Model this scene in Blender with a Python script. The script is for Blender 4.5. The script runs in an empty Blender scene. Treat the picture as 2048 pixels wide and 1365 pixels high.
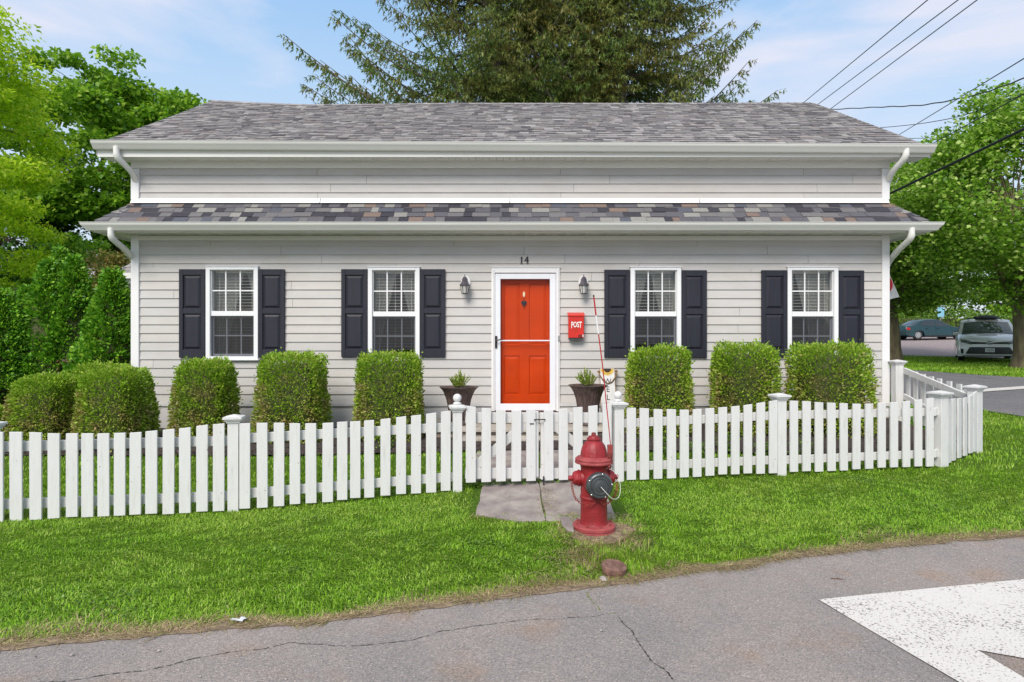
import bpy, bmesh, math, random
import numpy as np
from mathutils import Vector, Matrix
R = math.radians
C = bpy.context.scene.collection
scene = bpy.context.scene
EYE = 1.57
F = 1250.0            # focal length in photo pixels (2048 wide)
# ------------------------------------------------------------------ camera
cam = bpy.data.cameras.new('camera'); cam.sensor_width = 36; cam.lens = 36 * F / 2048
cam.clip_start = 0.05; cam.clip_end = 3000
co = bpy.data.objects.new('camera', cam); C.objects.link(co)
co.location = (0, 0, EYE); co.rotation_euler = (R(90), 0, 0)
scene.camera = co
# ------------------------------------------------------------------ sun and sky
SUN = Vector((-0.30, -0.78, 0.80)).normalized()
sl = bpy.data.lights.new('sun', 'SUN'); sl.energy = 2.8; sl.angle = R(30); sl.color = (1.0, 0.93, 0.84)
so = bpy.data.objects.new('sun', sl); C.objects.link(so)
so.rotation_euler = SUN.to_track_quat('Z', 'Y').to_euler()
world = bpy.data.worlds.new('World'); scene.world = world; world.use_nodes = True
wn = world.node_tree.nodes; wl = world.node_tree.links
bg = wn['Background']; bg.inputs['Strength'].default_value = 0.15
sky = wn.new('ShaderNodeTexSky'); sky.sky_type = 'NISHITA'; sky.sun_disc = False
sky.sun_elevation = math.asin(SUN.z); sky.sun_rotation = math.atan2(SUN.x, SUN.y)
sky.air_density = 1.0; sky.dust_density = 1.2; sky.ozone_density = 1.0; sky.altitude = 100
tc = wn.new('ShaderNodeTexCoord')
mp = wn.new('ShaderNodeMapping'); mp.inputs['Scale'].default_value = (1.1, 1.1, 4.2); mp.inputs['Rotation'].default_value = (0, R(14), R(20))
nz = wn.new('ShaderNodeTexNoise'); nz.inputs['Scale'].default_value = 2.1; nz.inputs['Detail'].default_value = 7; nz.inputs['Roughness'].default_value = 0.52; nz.inputs['Distortion'].default_value = 0.35
wl.new(tc.outputs['Generated'], mp.inputs['Vector']); wl.new(mp.outputs[0], nz.inputs['Vector'])
def wramp(stops):
    r = wn.new('ShaderNodeValToRGB'); e = r.color_ramp.elements
    while len(e) < len(stops): e.new(0.5)
    for i, (p, c) in enumerate(stops): e[i].position = p; e[i].color = tuple(c) + (1,)
    return r
cr = wramp([(0.47, (0, 0, 0)), (0.66, (0.85, 0.85, 0.85))]); wl.new(nz.outputs['Fac'], cr.inputs['Fac'])
sx = wn.new('ShaderNodeSeparateXYZ'); wl.new(tc.outputs['Generated'], sx.inputs[0])
# pale air near the horizon, clearer blue higher up, greyed overhead out of view to warm the light; colours are scaled up by the gain below
gr = wramp([(0.0, (0.74, 0.80, 0.88)), (0.22, (0.66, 0.79, 0.95)), (0.36, (0.52, 0.72, 0.97)), (0.47, (0.38, 0.63, 0.96)), (0.6, (0.52, 0.66, 0.84)), (1.0, (0.58, 0.66, 0.74))]); wl.new(sx.outputs['Z'], gr.inputs['Fac'])
def wmix(a, b, f, bt='MIX'):
    m = wn.new('ShaderNodeMix'); m.data_type = 'RGBA'; m.blend_type = bt
    for k, v in (('A', a), ('B', b), ('Factor', f)):
        if hasattr(v, 'is_linked') or hasattr(v, 'links'): wl.new(v, m.inputs[k])
        else: m.inputs[k].default_value = v
    return m.outputs['Result']
air = wn.new('ShaderNodeVectorMath'); air.operation = 'SCALE'; air.inputs['Scale'].default_value = 4.9; wl.new(gr.outputs[0], air.inputs[0])
base_sky = wmix(sky.outputs[0], air.outputs[0], 0.85)
full = wmix(base_sky, (4.0, 4.05, 4.65, 1), cr.outputs[0])
wl.new(full, bg.inputs['Color'])
scene.view_settings.view_transform = 'Standard'; scene.view_settings.look = 'None'
scene.view_settings.exposure = 0.45; scene.view_settings.gamma = 1.0
# ------------------------------------------------------------------ terrain
TP = [(-2.6,3.18,0),(-.92,3.55,0),(.7,4.06,0),(1.28,4.27,0),(2.51,4.64,.01),(4.09,4.99,.02),(-6,2.3,0),(7,5.9,.06),
 (0,0,0),(-4,0,0),(4,0,0),(0,-6,0),(-12,-6,0),(12,-6,0),(-12,1,0),(0,2.8,0),(2.4,3,0),(9,2,.03),
 (.66,5.06,.085),(-2.47,5.55,.055),(-.5,5.9,.15),(1.05,6.19,.18),(2.79,6.5,.175),(4.62,6.85,.185),(5.55,7.5,.23),(-4.3,5.22,.065),(-7,4.8,.04),
 (-5.5,9.26,.25),(0,9.26,.30),(5.5,9.26,.42),(-3,7.4,.17),(3,7.6,.25),(-8,9,.22),(-12,12,.3),(-15,20,.4),(-10,5,.05),
 (8.5,11.3,.30),(8.7,10,.26),(11,14.4,.39),(14.9,18.2,.48),(13.7,21.2,.55),(17.8,22,.62),(16.4,27,.74),(20.3,27,.79),(18.4,30,.86),(21.7,26.5,.75),
 (25,36,1.25),(29.5,44,1.75),(34,44,1.8),(30,52,2.0),(22,20,.6),(45,80,2.6),(0,85,2.2),(-45,85,1.5),(-70,20,.3),(70,20,.6),(70,85,2.6),(0,28,.55),(0,16,.42),
 (-70,-30,0),(70,-30,.1),(0,-40,0),(25,5,.1),(16,8,.2),(-30,40,.8),(-8,15,.35)]
_P = np.array(TP, float)
def _K(r2): return 0.5 * r2 * np.log(np.maximum(r2, 1e-12))
_n = len(_P); _d = ((_P[:, None, :2] - _P[None, :, :2]) ** 2).sum(-1)
_A = np.zeros((_n + 3, _n + 3)); _A[:_n, :_n] = _K(_d) + np.eye(_n) * 0.02
_A[:_n, _n] = 1; _A[:_n, _n+1:] = _P[:, :2]; _A[_n, :_n] = 1; _A[_n+1:, :_n] = _P[:, :2].T
_W = np.linalg.solve(_A, np.concatenate([_P[:, 2], [0, 0, 0]]))
def gz_arr(x, y):
    x = np.asarray(x, float); y = np.asarray(y, float); out = np.zeros(x.shape)
    xf, yf, of = x.ravel(), y.ravel(), out.ravel()
    for s in range(0, len(xf), 20000):
        a = xf[s:s+20000]; b = yf[s:s+20000]
        r2 = (a[:, None] - _P[None, :, 0])**2 + (b[:, None] - _P[None, :, 1])**2
        of[s:s+20000] = _K(r2) @ _W[:_n] + _W[_n] + _W[_n+1]*a + _W[_n+2]*b
    return of.reshape(x.shape)
def gz(x, y): return float(gz_arr(np.array([x]), np.array([y]))[0])
def at(px, py, Y): return Vector(((px - 1024) * Y / F, Y, EYE - (py - 682) * Y / F))
# ------------------------------------------------------------------ materials
MATS = {}
def newmat(name):
    m = bpy.data.materials.new(name); m.use_nodes = True; MATS[name] = m
    nt = m.node_tree; return m, nt.nodes, nt.links, nt.nodes['Principled BSDF']
def ramp(nodes, stops, const=False):
    r = nodes.new('ShaderNodeValToRGB'); e = r.color_ramp.elements
    if const: r.color_ramp.interpolation = 'CONSTANT'
    while len(e) < len(stops): e.new(0.5)
    for i, (p, c) in enumerate(stops): e[i].position = p; e[i].color = tuple(c) + (1,)
    return r
def mat(name, col, rough=0.5, var=0.12, scale=6.0, bump=0.0, bscale=60.0, stretch=(1, 1, 1), metal=0.0, spec=0.5, col2=None, detail=5):
    m, n, l, b = newmat(name)
    t = n.new('ShaderNodeTexCoord'); mpn = n.new('ShaderNodeMapping'); mpn.inputs['Scale'].default_value = stretch
    l.new(t.outputs['Object'], mpn.inputs['Vector'])
    nz = n.new('ShaderNodeTexNoise'); nz.inputs['Scale'].default_value = scale; nz.inputs['Detail'].default_value = detail
    l.new(mpn.outputs[0], nz.inputs['Vector'])
    c2 = col2 or tuple(min(1, c * (1 + var)) for c in col); c1 = col if col2 else tuple(c * (1 - var) for c in col)
    r = ramp(n, [(0.35, c1), (0.65, c2)]); l.new(nz.outputs['Fac'], r.inputs['Fac']); l.new(r.outputs[0], b.inputs['Base Color'])
    b.inputs['Roughness'].default_value = rough; b.inputs['Metallic'].default_value = metal
    b.inputs['Specular IOR Level'].default_value = spec
    if bump:
        n2 = n.new('ShaderNodeTexNoise'); n2.inputs['Scale'].default_value = bscale; n2.inputs['Detail'].default_value = 4
        l.new(mpn.outputs[0], n2.inputs['Vector'])
        bp = n.new('ShaderNodeBump'); bp.inputs['Strength'].default_value = bump; bp.inputs['Distance'].default_value = 0.01
        l.new(n2.outputs['Fac'], bp.inputs['Height']); l.new(bp.outputs[0], b.inputs['Normal'])
    return m
def leafmat(name, stops, trans=0.35, patch=None, pscale=2.5, rough=0.45):
    """leaf colours drawn per leaf; patch = (second set of colours) chosen in patches"""
    m, n, l, b = newmat(name)
    g = n.new('ShaderNodeNewGeometry'); r = ramp(n, stops); l.new(g.outputs['Random Per Island'], r.inputs['Fac'])
    out = r.outputs[0]
    if patch:
        r2 = ramp(n, patch); l.new(g.outputs['Random Per Island'], r2.inputs['Fac'])
        nz = n.new('ShaderNodeTexNoise'); nz.inputs['Scale'].default_value = pscale; nz.inputs['Detail'].default_value = 3
        t = n.new('ShaderNodeTexCoord'); l.new(t.outputs['Object'], nz.inputs['Vector'])
        rr = ramp(n, [(0.42, (0,)*3), (0.62, (1,)*3)]); l.new(nz.outputs['Fac'], rr.inputs['Fac'])
        mm = n.new('ShaderNodeMix'); mm.data_type = 'RGBA'; l.new(rr.outputs[0], mm.inputs['Factor']); l.new(out, mm.inputs['A']); l.new(r2.outputs[0], mm.inputs['B'])
        out = mm.outputs['Result']
    l.new(out, b.inputs['Base Color']); b.inputs['Roughness'].default_value = rough; b.inputs['Specular IOR Level'].default_value = 0.35
    tr = n.new('ShaderNodeBsdfTranslucent'); l.new(out, tr.inputs['Color'])
    ms = n.new('ShaderNodeMixShader'); ms.inputs[0].default_value = trans
    l.new(b.outputs[0], ms.inputs[1]); l.new(tr.outputs[0], ms.inputs[2]); l.new(ms.outputs[0], n['Material Output'].inputs[0])
    return m
def siding_mat(name, col):
    m, n, l, b = newmat(name)
    t = n.new('ShaderNodeTexCoord'); mp1 = n.new('ShaderNodeMapping'); mp1.inputs['Scale'].default_value = (0.7, 1, 9)
    l.new(t.outputs['Object'], mp1.inputs['Vector'])
    nz = n.new('ShaderNodeTexNoise'); nz.inputs['Scale'].default_value = 2.2; nz.inputs['Detail'].default_value = 4; l.new(mp1.outputs[0], nz.inputs['Vector'])
    g = n.new('ShaderNodeNewGeometry')
    r = ramp(n, [(0.3, tuple(c*0.95 for c in col)), (0.7, tuple(c*1.03 for c in col))]); l.new(nz.outputs['Fac'], r.inputs['Fac'])
    r2 = ramp(n, [(0.0, (0.95, 0.95, 0.955)), (0.5, (1, 0.995, 0.99)), (1.0, (1.03, 1.01, 0.985))]); l.new(g.outputs['Random Per Island'], r2.inputs['Fac'])
    mm = n.new('ShaderNodeMix'); mm.data_type = 'RGBA'; mm.blend_type = 'MULTIPLY'; mm.inputs['Factor'].default_value = 1
    l.new(r.outputs[0], mm.inputs['A']); l.new(r2.outputs[0], mm.inputs['B'])
    # faint weather streaks and specks
    n3 = n.new('ShaderNodeTexNoise'); n3.inputs['Scale'].default_value = 1.3; n3.inputs['Detail'].default_value = 8; n3.inputs['Roughness'].default_value = 0.7; l.new(t.outputs['Object'], n3.inputs['Vector'])
    r3 = ramp(n, [(0.35, (0.94, 0.925, 0.90)), (0.6, (1, 1, 1))]); l.new(n3.outputs['Fac'], r3.inputs['Fac'])
    m2 = n.new('ShaderNodeMix'); m2.data_type = 'RGBA'; m2.blend_type = 'MULTIPLY'; m2.inputs['Factor'].default_value = 1
    l.new(mm.outputs['Result'], m2.inputs['A']); l.new(r3.outputs[0], m2.inputs['B'])
    l.new(m2.outputs['Result'], b.inputs['Base Color']); b.inputs['Roughness'].default_value = 0.6; b.inputs['Specular IOR Level'].default_value = 0.3
    mp2 = n.new('ShaderNodeMapping'); mp2.inputs['Scale'].default_value = (3, 3, 60); l.new(t.outputs['Object'], mp2.inputs['Vector'])
    n2 = n.new('ShaderNodeTexNoise'); n2.inputs['Scale'].default_value = 3; n2.inputs['Detail'].default_value = 5; l.new(mp2.outputs[0], n2.inputs['Vector'])
    bp = n.new('ShaderNodeBump'); bp.inputs['Strength'].default_value = 0.25; bp.inputs['Distance'].default_value = 0.004
    l.new(n2.outputs['Fac'], bp.inputs['Height']); l.new(bp.outputs[0], b.inputs['Normal'])
    return m
def glass_mat(name, refl=0.08, tint=(1, 1, 1)):
    m, n, l, b = newmat(name)
    tr = n.new('ShaderNodeBsdfTransparent'); tr.inputs[0].default_value = tint + (1,)
    gl = n.new('ShaderNodeBsdfGlossy'); gl.inputs['Roughness'].default_value = 0.02
    fr = n.new('ShaderNodeLayerWeight'); pw = n.new('ShaderNodeMath'); pw.operation = 'POWER'; pw.inputs[1].default_value = 4; l.new(fr.outputs['Facing'], pw.inputs[0])
    mu = n.new('ShaderNodeMath'); mu.operation = 'MULTIPLY_ADD'; mu.inputs[1].default_value = 0.7; mu.inputs[2].default_value = refl
    l.new(pw.outputs[0], mu.inputs[0])
    ms = n.new('ShaderNodeMixShader'); l.new(mu.outputs[0], ms.inputs[0]); l.new(tr.outputs[0], ms.inputs[1]); l.new(gl.outputs[0], ms.inputs[2])
    l.new(ms.outputs[0], n['Material Output'].inputs[0]); return m
SIDING = siding_mat('siding_paint', (0.535, 0.520, 0.507))
WHITE = mat('white_trim_paint', (0.76, 0.75, 0.75), 0.45, 0.02, 3, 0.05, 40)
TRIM = mat('cream_trim_paint', (0.74, 0.735, 0.70), 0.45, 0.03, 2, 0.04, 30, stretch=(0.4, 1, 4))
VINYL = mat('white_vinyl', (0.78, 0.78, 0.79), 0.35, 0.015, 3)
def fence_mat():
    m, n, l, b = newmat('fence_white_paint')
    t = n.new('ShaderNodeTexCoord')
    mp1 = n.new('ShaderNodeMapping'); mp1.inputs['Scale'].default_value = (9, 9, 1.2); l.new(t.outputs['Object'], mp1.inputs['Vector'])
    nz = n.new('ShaderNodeTexNoise'); nz.inputs['Scale'].default_value = 3; nz.inputs['Detail'].default_value = 8; nz.inputs['Roughness'].default_value = 0.65; l.new(mp1.outputs[0], nz.inputs['Vector'])
    r = ramp(n, [(0.27, (0.54, 0.52, 0.49)), (0.42, (0.645, 0.64, 0.635)), (0.7, (0.69, 0.685, 0.685))]); l.new(nz.outputs['Fac'], r.inputs['Fac'])
    n2 = n.new('ShaderNodeTexNoise'); n2.inputs['Scale'].default_value = 26; n2.inputs['Detail'].default_value = 2; l.new(t.outputs['Object'], n2.inputs['Vector'])
    r2 = ramp(n, [(0.235, (0.5, 0.44, 0.36)), (0.27, (1, 1, 1))]); l.new(n2.outputs['Fac'], r2.inputs['Fac'])
    mm = n.new('ShaderNodeMix'); mm.data_type = 'RGBA'; mm.blend_type = 'MULTIPLY'; mm.inputs['Factor'].default_value = 1
    l.new(r.outputs[0], mm.inputs['A']); l.new(r2.outputs[0], mm.inputs['B']); l.new(mm.outputs['Result'], b.inputs['Base Color'])
    b.inputs['Roughness'].default_value = 0.55
    mp2 = n.new('ShaderNodeMapping'); mp2.inputs['Scale'].default_value = (60, 60, 4); l.new(t.outputs['Object'], mp2.inputs['Vector'])
    n3 = n.new('ShaderNodeTexNoise'); n3.inputs['Scale'].default_value = 2; n3.inputs['Detail'].default_value = 5; l.new(mp2.outputs[0], n3.inputs['Vector'])
    bp = n.new('ShaderNodeBump'); bp.inputs['Strength'].default_value = 0.35; bp.inputs['Distance'].default_value = 0.004
    l.new(n3.outputs['Fac'], bp.inputs['Height']); l.new(bp.outputs[0], b.inputs['Normal']); return m
FENCE = fence_mat()
NAVY = mat('navy_shutter_paint', (0.020, 0.021, 0.032), 0.5, 0.1, 20, 0.15, 120, stretch=(1, 1, .1), spec=0.35)
ORANGE = mat('orange_door_paint', (0.50, 0.044, 0.002), 0.5, 0.08, 3, spec=0.12)
RED = mat('hydrant_red_paint', (0.28, 0.014, 0.019), 0.5, 0.22, 9, 0.22, 70, detail=8)
REDD = mat('dusty_dark_red_paint', (0.22, 0.035, 0.03), 0.75, 0.3, 18, 0.3, 80, detail=8)
POSTRED = mat('red_enamel', (0.58, 0.022, 0.012), 0.3, 0.06, 5)
BLACK = mat('black_metal', (0.015, 0.015, 0.018), 0.4, 0.1)
PEWTER = mat('pewter_metal', (0.075, 0.065, 0.08), 0.55, 0.25, 30, 0.2, 90)
DGREY = mat('dark_grey_metal', (0.085, 0.095, 0.10), 0.38, 0.15, 20, 0.1, 60, metal=0.5)
CHROME = mat('brushed_metal', (0.55, 0.55, 0.55), 0.25, 0.1, metal=0.9)
BRASS = mat('worn_brass', (0.45, 0.25, 0.12), 0.45, 0.3, 20, metal=0.6)
FROST = mat('frosted_lamp_glass', (0.52, 0.51, 0.48), 0.3, 0.08, 20)
GLASS = glass_mat('clear_glass', 0.07)
DGLASS = glass_mat('storm_door_glass', 0.015)
CURT = mat('sheer_curtain_cloth', (0.34, 0.345, 0.31), 0.8, 0.1, 30)
BLIND = mat('white_blind_slat', (0.50, 0.50, 0.46), 0.5, 0.03)
ROOMW = mat('warm_interior_wall', (0.42, 0.30, 0.20), 0.8, 0.05)
ROOMR = mat('red_brown_interior_wood', (0.25, 0.06, 0.03), 0.6, 0.2)
FLOORM = mat('interior_floor_wood', (0.16, 0.09, 0.05), 0.5, 0.2)
BARK = mat('bark_brown', (0.12, 0.09, 0.065), 0.9, 0.4, 6, 1.0, 14, stretch=(3, 3, .5), detail=9)
BARKG = mat('mossy_bark', (0.10, 0.075, 0.05), 0.9, 0.4, 3, 1.0, 16, stretch=(3, 3, .6), col2=(0.20, 0.17, 0.09), detail=9)
BARKS = mat('spruce_bark', (0.13, 0.105, 0.085), 0.9, 0.35, 6, 1.0, 14, stretch=(3, 3, .6))
TWIG = mat('shrub_twig', (0.06, 0.07, 0.022), 0.9, 0.4, 30)
STONE = mat('weathered_slate', (0.20, 0.165, 0.16), 0.85, 0.3, 5, 0.7, 25, col2=(0.34, 0.30, 0.27), detail=9)
STEPST = mat('rough_step_stone', (0.19, 0.145, 0.11), 0.9, 0.3, 9, 1.0, 18, col2=(0.42, 0.35, 0.28), detail=9)
TREAD = mat('step_tread_stone', (0.40, 0.36, 0.31), 0.85, 0.2, 6, 0.6, 30)
RESIN = mat('brown_resin_planter', (0.085, 0.055, 0.05), 0.5, 0.4, 10, 0.3, 40, stretch=(3, 3, .4))
SOIL = mat('dark_soil', (0.05, 0.036, 0.028), 0.95, 0.4, 25, 1.0, 50)
CABLE = mat('black_cable', (0.012, 0.014, 0.016), 0.6, 0.2)
CABLEG = mat('grey_green_cable', (0.05, 0.07, 0.07), 0.6, 0.2)
TYRE = mat('tyre_rubber', (0.02, 0.02, 0.02), 0.8, 0.2)
PAINTW = mat('white_car_paint', (0.86, 0.86, 0.85), 0.2, 0.01); PAINTW.node_tree.nodes['Principled BSDF'].inputs['Coat Weight'].default_value = 0.6
PAINTT = mat('teal_car_paint', (0.008, 0.038, 0.046), 0.3, 0.05); PAINTT.node_tree.nodes['Principled BSDF'].inputs['Coat Weight'].default_value = 0.25
CARGL = mat('car_window_glass', (0.02, 0.025, 0.027), 0.04, 0.1, spec=1.0)
PLASTK = mat('black_plastic', (0.012, 0.012, 0.013), 0.45, 0.1)
LAMPG = mat('headlight_glass', (0.30, 0.31, 0.33), 0.08, 0.3, 25, metal=0.6)
REDLENS = mat('red_lamp_lens', (0.4, 0.01, 0.01), 0.2, 0.1)
def shingle_mat(name, stops):
    m, n, l, b = newmat(name)
    g = n.new('ShaderNodeNewGeometry'); r = ramp(n, stops, True); l.new(g.outputs['Random Per Island'], r.inputs['Fac'])
    t = n.new('ShaderNodeTexCoord')
    nz = n.new('ShaderNodeTexNoise'); nz.inputs['Scale'].default_value = 120; nz.inputs['Detail'].default_value = 2; l.new(t.outputs['Object'], nz.inputs['Vector'])
    r2 = ramp(n, [(0.3, (0.72,)*3), (0.7, (1.25,)*3)]); l.new(nz.outputs['Fac'], r2.inputs['Fac'])
    n3 = n.new('ShaderNodeTexNoise'); n3.inputs['Scale'].default_value = 0.8; n3.inputs['Detail'].default_value = 3; l.new(t.outputs['Object'], n3.inputs['Vector'])
    r3 = ramp(n, [(0.35, (0.93, 0.90, 0.92)), (0.65, (1.06, 1.04, 1.04))]); l.new(n3.outputs['Fac'], r3.inputs['Fac'])
    o = r.outputs[0]
    for q in (r2, r3):
        mm = n.new('ShaderNodeMix'); mm.data_type = 'RGBA'; mm.blend_type = 'MULTIPLY'; mm.inputs['Factor'].default_value = 1
        l.new(o, mm.inputs['A']); l.new(q.outputs[0], mm.inputs['B']); o = mm.outputs['Result']
    l.new(o, b.inputs['Base Color']); b.inputs['Roughness'].default_value = 0.9; b.inputs['Specular IOR Level'].default_value = 0.2
    bp = n.new('ShaderNodeBump'); bp.inputs['Strength'].default_value = 0.8; bp.inputs['Distance'].default_value = 0.003
    l.new(nz.outputs['Fac'], bp.inputs['Height']); l.new(bp.outputs[0], b.inputs['Normal']); return m
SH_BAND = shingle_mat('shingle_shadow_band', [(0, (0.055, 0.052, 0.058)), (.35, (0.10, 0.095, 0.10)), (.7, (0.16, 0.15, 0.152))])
def chipped(name, c1, c2, rough):
    m = mat(name, c1, rough, 0.2, 9, 0.35, 55, col2=c2, detail=9); n, l = m.node_tree.nodes, m.node_tree.links; b = n['Principled BSDF']
    src = b.inputs['Base Color'].links[0].from_socket; t = n.new('ShaderNodeTexCoord')
    v = n.new('ShaderNodeTexNoise'); v.inputs['Scale'].default_value = 48; v.inputs['Detail'].default_value = 6; v.inputs['Roughness'].default_value = 0.7; l.new(t.outputs['Object'], v.inputs['Vector'])
    k = ramp(n, [(0.64, (0, 0, 0)), (0.68, (1, 1, 1))]); l.new(v.outputs['Fac'], k.inputs['Fac'])
    k2 = ramp(n, [(0.30, (1, 1, 1)), (0.335, (0, 0, 0))]); l.new(v.outputs['Fac'], k2.inputs['Fac'])
    for kk, col in ((k, (0.10, 0.035, 0.025, 1)), (k2, (0.42, 0.20, 0.18, 1))):
        mm = n.new('ShaderNodeMix'); mm.data_type = 'RGBA'; l.new(kk.outputs[0], mm.inputs['Factor']); l.new(src, mm.inputs['A']); mm.inputs['B'].default_value = col; src = mm.outputs['Result']
    l.new(src, b.inputs['Base Color']); return m
RED = chipped('hydrant_red_paint_worn', (0.20, 0.010, 0.014), (0.30, 0.016, 0.022), 0.5)
REDF = chipped('faded_red_paint_worn', (0.26, 0.035, 0.04), (0.36, 0.07, 0.07), 0.7)
_unused_redf = mat('faded_red_paint', (0.30, 0.045, 0.05), 0.7, 0.25, 14, 0.3, 80, col2=(0.38, 0.075, 0.075), detail=9)
SH_LOW = shingle_mat('pent_shingle', [(0, (0.050, 0.050, 0.062)), (.22, (0.11, 0.11, 0.125)), (.50, (0.15, 0.15, 0.155)), (.68, (0.25, 0.25, 0.235)), (.84, (0.19, 0.145, 0.125)), (.94, (0.095, 0.105, 0.13))])
SH_TOP = shingle_mat('roof_shingle', [(0, (0.16, 0.155, 0.16)), (.15, (0.24, 0.23, 0.23)), (.45, (0.285, 0.275, 0.27)), (.76, (0.34, 0.33, 0.32)), (.92, (0.28, 0.25, 0.24)), (.98, (0.19, 0.19, 0.20))])
def asphalt(name, c1, c2, agg=220, tint=None):
    m, n, l, b = newmat(name)
    t = n.new('ShaderNodeTexCoord')
    v = n.new('ShaderNodeTexVoronoi'); v.inputs['Scale'].default_value = agg * 0.55; l.new(t.outputs['Object'], v.inputs['Vector'])
    nz = n.new('ShaderNodeTexNoise'); nz.inputs['Scale'].default_value = 1.1; nz.inputs['Detail'].default_value = 8; nz.inputs['Roughness'].default_value = 0.6; l.new(t.outputs['Object'], nz.inputs['Vector'])
    r = ramp(n, [(0.3, c1), (0.7, c2)]); l.new(nz.outputs['Fac'], r.inputs['Fac'])
    sep = n.new('ShaderNodeSeparateColor'); l.new(v.outputs['Color'], sep.inputs[0])
    r2 = ramp(n, [(0.0, (0.62,)*3), (0.3, (0.90,)*3), (0.88, (1.08,)*3), (0.98, (1.5, 1.47, 1.42))]); l.new(sep.outputs[0], r2.inputs['Fac'])
    mm = n.new('ShaderNodeMix'); mm.data_type = 'RGBA'; mm.blend_type = 'MULTIPLY'; mm.inputs['Factor'].default_value = 1
    l.new(r.outputs[0], mm.inputs['A']); l.new(r2.outputs[0], mm.inputs['B']); o = mm.outputs['Result']
    if tint:
        n4 = n.new('ShaderNodeTexNoise'); n4.inputs['Scale'].default_value = 2.3; n4.inputs['Detail'].default_value = 6; l.new(t.outputs['Object'], n4.inputs['Vector'])
        r4 = ramp(n, [(0.56, (1, 1, 1)), (0.72, tint)]); l.new(n4.outputs['Fac'], r4.inputs['Fac'])
        m4 = n.new('ShaderNodeMix'); m4.data_type = 'RGBA'; m4.blend_type = 'MULTIPLY'; m4.inputs['Factor'].default_value = 1
        l.new(o, m4.inputs['A']); l.new(r4.outputs[0], m4.inputs['B']); o = m4.outputs['Result']
    l.new(o, b.inputs['Base Color']); b.inputs['Roughness'].default_value = 0.9; b.inputs['Specular IOR Level'].default_value = 0.25
    bp = n.new('ShaderNodeBump'); bp.inputs['Strength'].default_value = 0.7; bp.inputs['Distance'].default_value = 0.004
    l.new(v.outputs['Distance'], bp.inputs['Height']); l.new(bp.outputs[0], b.inputs['Normal']); return m
ROADM = asphalt('road_asphalt', (0.235, 0.218, 0.212), (0.325, 0.282, 0.262), 300, (1.05, 0.90, 0.78))
STREETM = asphalt('street_asphalt', (0.15, 0.145, 0.155), (0.19, 0.18, 0.185), 120)
PARKM = asphalt('parking_asphalt', (0.27, 0.22, 0.22), (0.33, 0.27, 0.265), 60)
def marking_mat():
    m, n, l, b = newmat('worn_road_paint')
    t = n.new('ShaderNodeTexCoord')
    nz = n.new('ShaderNodeTexNoise'); nz.inputs['Scale'].default_value = 75; nz.inputs['Detail'].default_value = 3; l.new(t.outputs['Object'], nz.inputs['Vector'])
    n2 = n.new('ShaderNodeTexNoise'); n2.inputs['Scale'].default_value = 2.5; n2.inputs['Detail'].default_value = 2; l.new(t.outputs['Object'], n2.inputs['Vector'])
    ad = n.new('ShaderNodeMath'); ad.operation = 'MULTIPLY_ADD'; ad.inputs[1].default_value = 0.35; l.new(n2.outputs['Fac'], ad.inputs[0]); l.new(nz.outputs['Fac'], ad.inputs[2])
    r = ramp(n, [(0.545, (0.16, 0.14, 0.14)), (0.575, (0.61, 0.575, 0.54)), (0.8, (0.65, 0.62, 0.585))]); l.new(ad.outputs[0], r.inputs['Fac'])
    l.new(r.outputs[0], b.inputs['Base Color']); b.inputs['Roughness'].default_value = 0.75
    bp = n.new('ShaderNodeBump'); bp.inputs['Strength'].default_value = 0.3; bp.inputs['Distance'].default_value = 0.003
    l.new(nz.outputs['Fac'], bp.inputs['Height']); l.new(bp.outputs[0], b.inputs['Normal']); return m
MARK = marking_mat()
def ground_mat():
    m, n, l, b = newmat('lawn_ground')
    t = n.new('ShaderNodeTexCoord')
    nz = n.new('ShaderNodeTexNoise'); nz.inputs['Scale'].default_value = 60; nz.inputs['Detail'].default_value = 5; l.new(t.outputs['Object'], nz.inputs['Vector'])
    r = ramp(n, [(0.3, (0.03, 0.065, 0.008)), (0.5, (0.07, 0.14, 0.014)), (0.72, (0.13, 0.22, 0.022))]); l.new(nz.outputs['Fac'], r.inputs['Fac'])
    n2 = n.new('ShaderNodeTexNoise'); n2.inputs['Scale'].default_value = 0.7; n2.inputs['Detail'].default_value = 5; l.new(t.outputs['Object'], n2.inputs['Vector'])
    r2 = ramp(n, [(0.3, (0.8, 0.85, 0.8)), (0.7, (1.15, 1.08, 1.0))]); l.new(n2.outputs['Fac'], r2.inputs['Fac'])
    mm = n.new('ShaderNodeMix'); mm.data_type = 'RGBA'; mm.blend_type = 'MULTIPLY'; mm.inputs['Factor'].default_value = 1
    l.new(r.outputs[0], mm.inputs['A']); l.new(r2.outputs[0], mm.inputs['B']); l.new(mm.outputs['Result'], b.inputs['Base Color'])
    b.inputs['Roughness'].default_value = 0.95; b.inputs['Specular IOR Level'].default_value = 0.1
    bp = n.new('ShaderNodeBump'); bp.inputs['Strength'].default_value = 1; bp.inputs['Distance'].default_value = 0.03
    l.new(nz.outputs['Fac'], bp.inputs['Height']); l.new(bp.outputs[0], b.inputs['Normal']); return m
GROUNDM = ground_mat()
DIRT = mat('edge_dirt', (0.13, 0.09, 0.06), 0.95, 0.4, 26, 1, 60, col2=(0.30, 0.22, 0.14))
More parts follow.
